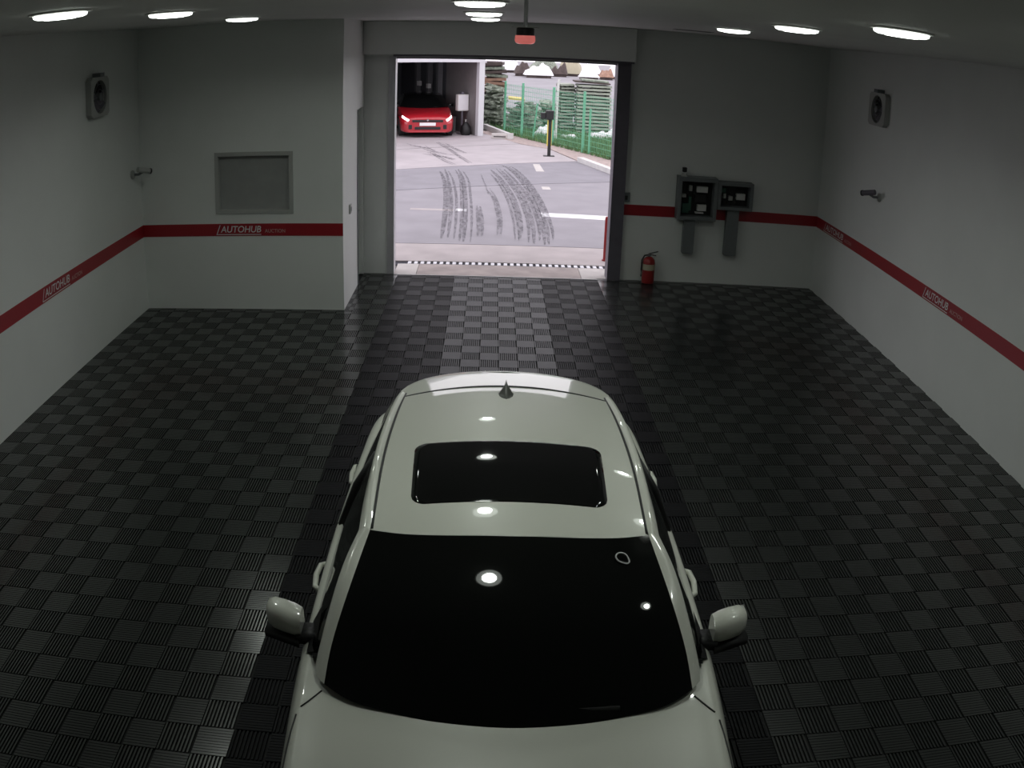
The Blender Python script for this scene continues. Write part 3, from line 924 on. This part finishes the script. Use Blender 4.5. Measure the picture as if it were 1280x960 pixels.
    for t, hw, h in ((0, .004, .0), (.12, .022, .012), (.3, .034, .028), (.55, .038, .05), (.8, .030, .068), (.95, .016, .062), (1.0, .006, .03)):
        y = 4.775 + t * .18
        z0 = roof_z(0, y) - .002
        rows.append([(-hw * 1.15, y, z0), (-hw * .8, y, z0 + h * .25), (-hw * .3, y, z0 + h * .6), (0, y, z0 + h + .003), (hw * .3, y, z0 + h * .6), (hw * .8, y, z0 + h * .25), (hw * 1.15, y, z0)])
    car_obj(b.grid(rows), 'roof_aerial', 'fin', root)
    # ---- wipers at the foot of the windscreen
    car_obj(MB().tube([(-.05, 2.69, .972), (-.25, 2.745, 1.005), (-.52, 2.815, 1.03)], .009, 6), 'wiper', 'black', root)
    car_obj(MB().tube([(.42, 2.735, .988), (.10, 2.715, 1.0), (-.20, 2.72, .995)], .009, 6), 'wiper', 'black', root)
    # ---- face: grille, badge, plate, lower intake, splitter
    car_obj(MB().bbox(-.50, .50, 1.425, 1.50, .545, .625, .02), 'grille', 'black', root, False)
    car_obj(MB().lathe([(.035, 0), (.030, -.01)], (0, 1.427, .615), 'Y', 16), 'badge', 'chrome', root, False)
    pl = car_obj(MB().bbox(-.26, .26, 1.415, 1.45, .42, .53, .006), 'plate', 'plate', root, False)
    car_obj(MB().bbox(-.42, .42, 1.430, 1.50, .285, .385, .02), 'intake', 'black', root, False)
    car_obj(MB().bbox(-.60, .60, 1.40, 1.60, .19, .235, .015), 'splitter', paint, root, False)
    for sgn in (1, -1):
        car_obj(MB().bbox(min(sgn * .50, sgn * .62), max(sgn * .50, sgn * .62), 1.435, 1.52, .30, .46, .02), 'side_intake', 'black', root, False)
    return ws

# ------------------------------------------------------------------ the white car in the lane
wc = thing('car', (0.118, Y0, 0), 'white hatchback with black sunroof parked on the dark lane facing the camera', 'car')
wsn = make_car(wc, 'white_paint')
# thin white ring near the top corner of the windscreen
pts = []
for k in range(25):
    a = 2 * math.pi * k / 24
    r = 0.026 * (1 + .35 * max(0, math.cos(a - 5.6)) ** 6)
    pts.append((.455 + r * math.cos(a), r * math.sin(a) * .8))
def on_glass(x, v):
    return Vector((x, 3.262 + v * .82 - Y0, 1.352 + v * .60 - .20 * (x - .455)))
MB().tube([on_glass(x, v) for x, v in pts], .0035, 5).build('white_ring', M['letter'], wc)

# ================================================================== OUTSIDE
gr = struct(MB().box(-45, 60, YB + TH, 150, -0.40, -0.03).build('ground', M['joint']))
ANG = math.radians(25)
E1 = Vector((-math.cos(ANG), -math.sin(ANG), 0))      # along the garage front, to the left
E2 = Vector((-math.sin(ANG), math.cos(ANG), 0))       # into the garage

# door sill and drain
si = thing('door_sill', (0.17, YB, 0), 'worn brown concrete sill with pale ends under the open doorway', 'sill')
sl = si.location
J = 0.006
loc(MB().box(-1.02, 1.33, YB - 0.065, 13.61, -0.029, -0.001), sl).build('sill_middle', M['sill'], si)
loc(MB().box(DL, -1.02 - J, YB - 0.065, 13.61, -0.029, 0.0), sl).build('sill_end', M['sill_pale'], si)
loc(MB().box(1.33 + J, DR + 0.12, YB - 0.065, 13.61, -0.029, 0.0), sl).build('sill_end', M['sill_pale'], si)
loc(MB().box(DL, DR, YB - 0.078, YB - 0.066, -0.029, 0.004), sl).build('edge_strip', M['alu'], si)
dn = thing('drain_grate', (0.29, 13.69, 0), 'long drain grate of pale bars across the doorway', 'drain')
MB().box(-1.75, 1.62, -0.075, 0.10, -0.028, -0.018).build('channel', M['grate_dark'], dn)
bar_me = MB().bbox(-0.026, 0.026, -0.072, 0.075, -0.018, 0.002, 0.004).mesh('bar', M['grate'])
for k in range(32):
    link_copy('bar', bar_me, dn, (-1.465 + k * 0.0955, 0.0, 0.0))

# ground slabs, parted by open joints
def slab(poly, m): return MB().prism(poly, -0.03, 0.0).build('ground_slab', M[m], gr)
def on(line, x): (x0, y0), (x1, y1) = line; return y0 + (y1 - y0) * (x - x0) / (x1 - x0)
S2 = ((-2.054, 20.323), (2.818, 22.39))
S1 = ((-2.389, 23.586), (2.242, 26.047))
S0 = ((-2.829, 27.869), (0.903, 30.027))
g = 0.025
slab([(-9, 13.80), (6, 13.80), (6, 15.0), (-9, 15.0)], 'concrete')
slab([(-9, 15.0 + g), (6, 15.0 + g), (4.35, on(S2, 4.35)), (-9, on(S2, -9))], 'asphalt2')
slab([(-9, on(S2, -9) + 2 * g), (4.2, on(S2, 4.2) + 2 * g), (3.42, 22.7), (2.42, on(S1, 2.42)), (-9, on(S1, -9))], 'asphalt')
slab([(-9, on(S1, -9) + 2 * g), (2.40, on(S1, 2.40) + 2 * g), (1.75, 28.9), (0.9, 30.0), (-9, on(S0, -9))], 'concrete2')
slab([(-9, on(S0, -9) + 2 * g), (0.9, on(S0, 0.9) + 2 * g), (-0.1, 32.6), (-4.6, 42), (-16, 37)], 'concrete2')
MB().prism([(6.0, 13.8), (9, 13.8), (9, 20), (3.75, 27.3), (0.2, 34.3), (-0.55, 34.0), (0.0, 32.3), (0.95, 30.1), (1.80, 28.95), (2.47, 26.2), (3.45, 22.8), (4.4, 21.4)], -0.03, -0.004).build('verge', M['soil'], gr)
MB().prism([(9, 20), (16, 20), (16, 45), (-5, 52), (-3.2, 42), (0.2, 34.3), (3.75, 27.3)], -0.03, -0.006).build('turf_bed', M['turf'], gr)
MB().prism([(16, 36.9), (60, 37), (60, 149), (-44, 149), (-44, 60), (-5, 52), (-1.5, 40.6), (3.2, 36.0)], -0.029, 0.004).build('far_yard', M['far_ground'], gr)

# painted lines
def flat_quad(b, pts, z): b.add([(p[0], p[1], z) for p in pts], [tuple(range(len(pts)))]); return b
flat_quad(MB(), [(0.99, 17.62), (2.5, 17.45), (2.5, 17.90), (0.99, 18.02)], 0.002).build('painted_line', M['line'], gr)
flat_quad(MB(), [(-0.66, 17.95), (-0.45, 17.93), (-0.45, 18.20), (-0.66, 18.22)], 0.002).build('painted_line', M['line'], gr)
flat_quad(MB(), [(-1.55, 18.02), (-0.70, 17.95), (-0.70, 18.14), (-1.55, 18.20)], 0.002).build('painted_line', M['concrete'], gr)
flat_quad(MB(), [(1.15, 23.8), (1.36, 23.8), (1.30, 25.2), (1.12, 25.2)], 0.002).build('painted_line', M['sill_pale'], gr)
flat_quad(MB(), [(1.17, 20.9), (1.36, 20.9), (1.34, 21.3), (1.16, 21.3)], 0.002).build('painted_line', M['sill_pale'], gr)

# tyre marks: curved ribbons
def ribbon(pts, wdt, z):
    P = resample([(p[0], p[1], z) for p in pts], 28)
    rows = []
    for i, p in enumerate(P):
        t = (P[min(i + 1, 27)] - P[max(i - 1, 0)]).normalized()
        nrm = Vector((t.y, -t.x, 0))
        ww = wdt(i / 27) if callable(wdt) else wdt
        rows.append([p - nrm * ww / 2, p, p + nrm * ww / 2])
    return MB().grid(rows).build('tyre_mark', M['smear'], gr, fixn=False)
tracks = [
    ([(-0.70, 15.05), (-0.73, 17.0), (-0.82, 19.5), (-1.00, 22.0), (-1.18, 23.9)], 0.16, 3),
    ([(-0.40, 15.1), (-0.42, 17.0), (-0.50, 19.5), (-0.62, 22.0), (-0.80, 23.9)], 0.14, 3),
    ([(1.00, 15.05), (1.04, 16.5), (1.02, 18.2), (0.95, 20.0), (0.78, 22.3), (0.50, 24.3), (0.22, 25.0)], 0.14, 3),
    ([(0.70, 15.1), (0.74, 16.5), (0.72, 18.2), (0.63, 20.0), (0.41, 22.3), (0.18, 24.2)], 0.18, 4),
    ([(0.46, 15.2), (0.46, 17.0), (0.40, 19.0), (0.24, 21.2), (0.02, 23.2)], 0.10, 2),
    ([(-0.05, 19.6), (-0.12, 21.2), (-0.25, 23.0)], 0.05, 1),
    ([(0.28, 20.0), (0.22, 21.2), (0.12, 22.4)], 0.04, 1),
    ([(-0.95, 24.1), (-1.30, 25.6), (-1.75, 27.4)], 0.10, 2),
    ([(-0.55, 24.6), (-0.85, 26.2), (-1.30, 28.2), (-1.75, 30.0)], 0.10, 2),
    ([(-1.9, 26.7), (-1.35, 26.3), (-0.95, 25.9)], 0.16, 2),
    ([(-2.1, 28.4), (-1.75, 27.6), (-1.4, 27.0), (-0.95, 26.6)], 0.18, 2),
    ([(-1.5, 29.2), (-1.1, 28.2), (-0.75, 27.4)], 0.14, 2),
    ([(-2.6, 29.0), (-2.2, 28.6), (-1.7, 28.1)], 0.12, 2),
    ([(-0.15, 15.2), (-0.16, 16.8), (-0.22, 18.6)], 0.14, 2),
    ([(0.16, 15.3), (0.18, 17.2), (0.10, 19.3), (-0.05, 21.0)], 0.12, 2),
]
rt = random.Random(5)
q = 0
for p, wdt, n in tracks:
    for k in range(n):                    # each band is a few streaks of uneven width and length
        off = (k - (n - 1) / 2) * wdt * 0.62 + rt.uniform(-.02, .02)
        a = rt.uniform(0, .5); c = rt.uniform(0, .5)
        pp = [(x + off, y + (a if i == 0 else (-c if i == len(p) - 1 else 0))) for i, (x, y) in enumerate(p)]
        w0 = wdt * rt.uniform(.35, .75)
        ribbon(pp, lambda t, w0=w0: w0 * (.25 + .75 * math.sin(math.pi * min(1, max(0, t))) ** .5), 0.003 + 0.0004 * q)
        q += 1

# kerb along the verge: separate kerb stones
ka, kb = Vector((2.47, 26.1, 0)), Vector((3.60, 22.2, 0))
kd = (kb - ka).normalized()
kn = Vector((-kd.y, kd.x, 0))
kr = thing('kerb', ka, 'pale kerb stones along the edge of the asphalt outside', 'kerb')
for k in range(4):
    MB().obox(kd * (0.5 + k * 1.0) + Vector((0, 0, 0.05)), kd * 0.495, kn * 0.09, (0, 0, 0.079)).build('kerb_stone', M['kerb'], kr)

# ------------------------------------------------------------------ garage across the yard
PO = Vector((-0.41, 32.2, 0))
bd = thing('garage_building', PO, 'open garage across the yard with white post and lintel and dark inside', 'building', rotz=0)
def gbox(u0, u1, v0, v1, z0, z1):
    c = E1 * (u0 + u1) / 2 + E2 * (v0 + v1) / 2 + Vector((0, 0, (z0 + z1) / 2))
    return MB().obox(c, E1 * (u1 - u0) / 2, E2 * (v1 - v0) / 2, (0, 0, (z1 - z0) / 2))
gbox(-0.10, 0.10, -0.05, 0.18, 0.0, 2.56).build('post', M['bld_out'], bd)
gbox(-0.10, 5.6, -0.06, 0.18, 2.562, 2.72).build('lintel', M['bld_out'], bd)
gbox(-0.10, 5.6, 0.0, 0.18, 2.722, 4.2).build('fascia', M['bld_out'], bd)
gbox(5.6, 8.5, 0.0, 0.2, 0.0, 4.2).build('front_wall', M['bld_out'], bd)
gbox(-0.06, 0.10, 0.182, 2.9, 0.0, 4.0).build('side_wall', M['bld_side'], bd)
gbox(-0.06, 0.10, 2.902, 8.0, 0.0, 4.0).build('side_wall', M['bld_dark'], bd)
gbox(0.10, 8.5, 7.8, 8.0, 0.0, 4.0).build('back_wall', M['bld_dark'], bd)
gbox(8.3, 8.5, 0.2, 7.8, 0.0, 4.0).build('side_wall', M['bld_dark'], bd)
gbox(-0.10, 8.6, -0.1, 8.1, 4.2, 4.4).build('roof', M['bld_out'], bd)
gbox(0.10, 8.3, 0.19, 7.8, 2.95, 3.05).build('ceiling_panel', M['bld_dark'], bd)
for u, v in ((0.22, 3.3), (0.22, 4.3), (0.22, 5.6)):
    gbox(u - .10, u + .08, v - .10, v + .10, 0.0, 2.94).build('column', M['bld_wall'], bd)
gbox(1.6, 2.6, 7.72, 7.79, 0.0, 2.2).build('back_door', M['bld_wall'], bd)
gbox(0.30, 0.42, 3.9, 4.1, 1.45, 1.62).build('switch_box', M['white'], bd)
gbox(0.30, 0.40, 4.9, 5.15, 1.50, 1.68).build('switch_box', M['white'], bd)

def gpos(u, v, z=0.0): return PO + E1 * u + E2 * v + Vector((0, 0, z))
def at_g(name, u, v, label, cat_): return thing(name, gpos(u, v), label, cat_, rotz=ANG)
k = at_g('cabinet_on_stand', 0.32, 0.85, 'white electrical cabinet on a thin stand inside the far garage', 'cabinet')
MB().bbox(-0.20, 0.20, -0.11, 0.11, 0.82, 1.40, 0.012).build('cabinet_body', M['white'], k)
MB().box(-0.17, 0.17, -0.118, -0.11, 0.86, 1.36).build('door', M['tarp'], k)
MB().box(-0.03, 0.03, -0.03, 0.03, 0.0, 0.818).build('stand', M['dark_rail'], k)
MB().box(-0.15, 0.15, -0.10, 0.10, 0.0, 0.02).build('foot', M['dark_rail'], k)
MB().box(-0.06, 0.05, -0.06, 0.06, 1.402, 1.48).build('cap', M['dark_rail'], k)
k = at_g('rubbish_bag', 0.36, 0.40, 'black rubbish bag on the garage floor below the white cabinet', 'bag')
b = MB(); rows = []
for i in range(9):
    t = i / 8
    r = 0.19 * (math.sin(math.pi * min(1, .18 + t * .82)) ** .6) * (1 - .25 * t) + .012
    rows.append([(r * math.cos(2 * math.pi * q / 16) * (1 + .12 * math.sin(q * 2.3 + i)), r * math.sin(2 * math.pi * q / 16) * (1 + .1 * math.cos(q * 1.7 + i)), t * .48) for q in range(16)])
b.grid([r + [r[0]] for r in rows]); b.add(rows[0], [tuple(range(16))]); b.add(rows[-1], [tuple(range(16))])
b.build('bag', M['black'], k, smooth=True)
MB().lathe([(.03, .47), (.018, .50), (.045, .55)], (0, 0, 0), n=12).build('tied_neck', M['offwhite'], k)
k = at_g('waste_bin', 0.46, 1.60, 'dark bin with a white label beside the red car', 'bin')
MB().bbox(-0.17, 0.17, -0.17, 0.17, 0.0, 0.52, 0.02).build('bin_body', M['grey_metal'], k)
MB().bbox(-0.19, 0.19, -0.19, 0.19, 0.521, 0.56, 0.01).build('lid', M['bld_wall'], k)
MB().box(-0.09, 0.07, -0.178, -0.171, 0.28, 0.40).build('label', M['white'], k)

# ------------------------------------------------------------------ red car in the garage
rc = thing('car', (-2.46, 33.35, 0), 'red car with lit headlights in the garage across the yard', 'car', rotz=math.radians(9))
rc.scale = (1.03, 0.97, 0.97)
make_car(rc, 'red_paint', lit=True, sunroof=False, top='gloss_black')  # roof, pillars and mirrors coloured black in place of the garage's shade

# ------------------------------------------------------------------ things in the yard
bo = thing('bollard', (1.655, 27.1, 0), 'black post with a yellow strip and a black box on top, outside the doorway', 'bollard')
MB().box(-0.16, 0.16, -0.12, 0.12, 0.0, 0.015).build('base_plate', M['black'], bo)
MB().box(-0.045, 0.045, -0.04, 0.04, 0.015, 1.08).build('post', M['dark_in'], bo)
MB().box(-0.075, -0.047, -0.035, 0.035, 0.30, 1.06).build('yellow_strip', M['yellow'], bo)
MB().box(0.047, 0.060, -0.035, 0.035, 0.30, 1.06).build('yellow_strip', M['yellow'], bo)
MB().bbox(-0.13, 0.10, -0.12, 0.12, 1.08, 1.34, 0.015).build('reader_box', M['black'], bo)
MB().bbox(-0.27, -0.131, -0.08, 0.10, 1.10, 1.27, 0.012).build('side_box', M['black'], bo)

rp = thing('guard_post', (1.80, 14.15, 0), 'red guard post just outside the right door rail', 'post')
MB().lathe([(0.05, 0.0), (0.05, 0.02), (0.032, 0.022), (0.032, 0.66), (0.026, 0.69), (0.01, 0.70)], (0, 0, 0), n=18).build('pole', M['red'], rp, smooth='auto')

# green fence: posts as parts, fine wire mesh between them
fa, fb = Vector((0.05, 34.35, 0)), Vector((3.95, 25.65, 0))
fd = (fb - fa).normalized()
fe = thing('fence', fa, 'green wire mesh fence along the grass verge', 'fence')
def fpost(p, h, lean=0.0, r=0.04):
    p = Vector(p) - fa
    MB().tube([(p.x, p.y, 0.0), (p.x + lean, p.y, h)], r, 8).lathe([(r * 1.25, h), (r * 1.1, h + .02)], (p.x + lean, p.y, 0), n=10).build('post', M['green'], fe)
POSTS = [(0.43, 33.5), (1.01, 32.2), (1.93, 30.15), (2.74, 28.35), (3.50, 26.65)]
for p in POSTS: fpost((p[0], p[1], 0), 1.86)
fpost((1.36, 31.45, 0), 1.22, 0.12, 0.028)
fpost((2.90, 28.0, 0), 1.35, 0.0, 0.032)
for a, c in zip(POSTS, POSTS[1:]):
    a, c = Vector((a[0], a[1], 0)) - fa, Vector((c[0], c[1], 0)) - fa
    L = (c - a).length; d = (c - a).normalized()
    b = MB()
    for q in range(12):
        z = 0.10 + q * 0.15
        b.tube([a + d * .045 + Vector((0, 0, z)), c - d * .045 + Vector((0, 0, z))], 0.006, 4)
    n = int(L / 0.10)
    for q in range(1, n):
        p = a + d * (L * q / n)
        b.tube([p + Vector((0, 0, .06)), p + Vector((0, 0, 1.80))], 0.004, 4)
    o = b.build('wire_mesh', M['green'], fe, fixn=False); o['kind'] = 'stuff'
wp = thing('marker_post', (2.12, 31.4, 0), 'slim white post behind the green fence', 'post')
MB().tube([(0, 0, 0), (0.02, 0, 1.9), (0.05, 0, 2.1)], 0.045, 10).build('pole', M['white'], wp)

# grass: blades as one uncountable mass
b = MB()
rnd = random.Random(3)
for i in range(15000):
    t = rnd.random()
    base = Vector((-0.1, 34.9, 0)).lerp(Vector((4.3, 25.4, 0)), t)
    off = rnd.random() ** 1.2 * 4.2 - 0.25
    p = base + Vector((0.91, 0.41, 0)) * off
    a = rnd.random() * 6.28
    h = rnd.uniform(.05, .22) * (1.5 if rnd.random() < .12 else 1)
    wv = Vector((math.cos(a), math.sin(a), 0)) * rnd.uniform(.008, .022)
    ln = Vector((rnd.uniform(-.08, .08), rnd.uniform(-.08, .08), 0))
    b.add([p - wv, p + wv, p + ln + Vector((0, 0, h))], [(0, 1, 2)])
o = b.build('grass', M['grass'], None, fixn=False)
tag(o, 'rough green grass growing along the wire fence', 'grass', kind='stuff')

# stacks of boards behind the fence
def board_stack(x, y, w_, d_, z0, n, t_, gap, label, ms, jit, rz=0.0):
    s = thing('board_stack', (x, y, 0), label, 'stack', rotz=rz)
    r = random.Random(int(x * 100))
    for i in range(n):
        z = z0 + i * (t_ + gap)
        dx, dy = r.uniform(-jit, jit), r.uniform(-jit, jit)
        tl = r.uniform(-.012, .012)
        MB().obox((dx, dy, z + t_ / 2), (w_ / 2, 0, tl), (0, d_ / 2, 0), (0, 0, t_ / 2)).build('board', M[ms[i % len(ms)]], s)
        b = MB()
        for q in (-.42, 0, .42):
            b.box(dx + w_ * q - .05, dx + w_ * q + .05, dy - d_ / 2 + .06, dy + d_ / 2 - .06, z - gap - .005, z + .005)
        b.build('spacer', M['sheet_dark'], s)
    return s
board_stack(2.66, 34.9, 0.50, 1.0, 0.06, 15, 0.065, 0.055, 'narrow leaning stack of grey boards left of the wide stack behind the fence', ['grey_wood'], 0.035, 0.10)
board_stack(3.62, 34.5, 1.22, 1.1, 0.06, 14, 0.075, 0.055, 'wide stack of grey-green boards behind the fence', ['grey_wood'], 0.02, 0.02)
MB_ = thing('cover_sheet', (3.55, 34.5, 1.885), 'dark cover sheet lying on top of the wide board stack', 'sheet')
MB().obox((0, 0, 0.03), (0.64, 0, -0.02), (0, 0.58, 0), (0, 0, 0.025)).build('sheet', M['dark_wood'], MB_)
MB().obox((0.1, 0, 0.10), (0.48, 0, -0.02), (0, 0.5, 0), (0, 0, 0.03)).build('top_sheet', M['scrap'], MB_)

# weathered timber pile beside the garage
tp = thing('timber_pile', (0.02, 38.2, 0), 'tall pile of weathered brown timber beside the garage post', 'pile')
r = random.Random(11)
for i in range(16):
    z = 0.08 + i * 0.152
    ms = 'brown_wood' if i in (9, 10, 11, 8) else ('dark_wood' if i % 2 else 'scrap')
    MB().obox((r.uniform(-.07, .07), r.uniform(-.1, .1), z), (.42, 0, r.uniform(-.03, .03)), (r.uniform(-.1, .1), .8, 0), (0, 0, .055)).build('timber', M[ms], tp)
    MB().box(-.30, .30, -.5, .5, z + .05, z + .10).build('packing', M['dark_wood'], tp)

# heaps of scrap: nobody could count the pieces
def heap(x, y, rx, ry, h, n, seed, label):
    r = random.Random(seed)
    b = MB()
    for i in range(n):
        u, v = r.uniform(-1, 1), r.uniform(-1, 1)
        k = max(0, 1 - (u * u + v * v) * .55)
        z = h * k * r.random() + .03
        d = Vector((r.uniform(-1, 1), r.uniform(-1, 1), r.uniform(-.22, .22))).normalized()
        e = d.cross(Vector((r.uniform(-.3, .3), r.uniform(-.3, .3), 1))).normalized()
        f = d.cross(e)
        b.obox((x + u * rx, y + v * ry, z + .02), d * r.uniform(.12, .42), e * r.uniform(.06, .2), f * r.uniform(.01, .05))
    o = b.build('scrap_heap', M['scrap'], None, fixn=False)
    return tag(o, label, 'heap', kind='stuff')
heap(0.0, 36.6, .30, .4, 1.6, 130, 4, 'heap of grey-green scrap in front of the timber pile')
heap(1.16, 35.2, .42, .45, 1.05, 150, 5, 'low heap of pale scrap behind the green fence posts')
heap(2.10, 37.0, .28, .4, .9, 80, 6, 'small scrap heap left of the board stacks')
ys_ = thing('yellow_sheet', (0.87, 35.3, 1.10), 'yellow plastic sheet lying on the scrap heap', 'sheet')
MB().obox((0, 0, .05), (.30, 0, -.02), (0, .25, .02), (0, 0, .03)).build('sheet', M['yellow'], ys_)

def draped(name, x, y, w_, d_, h, seed, label, cat_, m='tarp', z=0.0):
    r = random.Random(seed)
    n, k = 15, 9
    ph = [r.uniform(0, 6.28) for _ in range(6)]
    rows = []
    for j in range(k):
        row = []
        for i in range(n):
            u, v = i / (n - 1) * 2 - 1, j / (k - 1) * 2 - 1
            e = (1 - u ** 4) * (1 - v ** 4)
            zz = h * e * (.66 + .34 * math.sin(u * 3 + ph[0]) * math.cos(v * 2 + ph[1]) + .22 * math.sin(u * 8 + ph[2]) * math.sin(u * 3.1 + ph[5])) + .01
            row.append((u * w_ / 2 * (1 + .08 * math.sin(v * 4 + ph[3])), v * d_ / 2 * (1 + .08 * math.sin(u * 5 + ph[4])), max(.01, zz)))
        rows.append(row)
    t = thing(name, (x, y, z), label, cat_)
    MB().grid(rows).build('cover', M[m], t, smooth=True)
    return t
draped('white_tarp', 1.83, 33.0, .78, .6, .40, 1, 'white tarp heaped on the grass behind the black bollard', 'tarp')
draped('white_tarp', 2.68, 32.4, .66, .5, .16, 5, 'low white tarp on the grass below the narrow board stack', 'tarp')
draped('white_tarp', 3.95, 33.0, 1.2, .6, .38, 2, 'white tarp on the grass at the right door edge', 'tarp')

# lying kerb stone and block by the garage post
kx = thing('lying_kerb_stone', (0.17, 33.2, 0), 'long pale kerb stone lying beside the garage post', 'kerb stone')
d = Vector((0.92, -3.6, 0)).normalized(); nn = Vector((-d.y, d.x, 0))
MB().obox((0, 0, 0.09), d * 1.75, nn * 0.07, (0, 0, 0.088)).build('stone', M['kerb'], kx)
MB().obox(d * 1.79 + Vector((0, 0, 0.10)), d * 0.035, nn * 0.10, (0, 0, 0.098)).build('end_stone', M['kerb'], kx)
kx = thing('concrete_block', (0.26, 31.6, 0), 'grey concrete block lying on the yard in front of the kerb stone', 'block')
MB().bbox(-0.27, 0.27, -0.16, 0.16, 0.0, 0.16, 0.015).build('block', M['sill_pale'], kx)
MB().box(-0.20, 0.20, -0.162, -0.1602, 0.05, 0.09).build('groove', M['joint'], kx)

# far side of the yard: covered piles
bgs = [
    (1.45, 97, 2.3, 1.6, 2.0, 'tarp', 'white covered pile far back, beside the dark timber', 21),
    (2.7, 88, 1.7, 1.5, 1.2, 'dark_wood', 'dark low pile far back between two white piles', 27),
    (4.0, 85, 2.6, 1.6, 1.2, 'tarp', 'wide white covered pile far back in the middle', 22),
    (4.9, 95, 3.0, 1.6, 1.9, 'scrap', 'tall grey covered pile behind the wide white one', 28),
    (6.1, 90, 1.7, 1.6, 1.2, 'dark_wood', 'dark pile far back behind the marker post', 23),
    (7.5, 93, 2.2, 1.6, 1.9, 'label', 'yellowish covered pile far back above the narrow stack', 24),
    (8.6, 86, 1.9, 1.6, 1.0, 'tarp', 'low pale covered pile far back above the wide stack', 25),
    (9.6, 96, 2.4, 1.6, 1.9, 'tarp', 'tall pale covered pile far back above the wide stack', 30),
    (10.4, 88, 1.3, 1.5, 0.9, 'brown_wood', 'reddish brown pile far back above the wide stack', 31),
    (12.0, 91, 2.2, 1.6, 1.6, 'tarp', 'white covered pile far back at the right door edge', 26)]
for x, y, w_, d_, h, m, lb, sd_ in bgs:
    t = draped('covered_pile', x, y, w_, d_, h, sd_, lb, 'pile', m, z=0.25)
    MB().box(-w_ * .42, w_ * .42, -d_ * .4, d_ * .4, -.246, .02).build('base', M['dark_wood'], t)
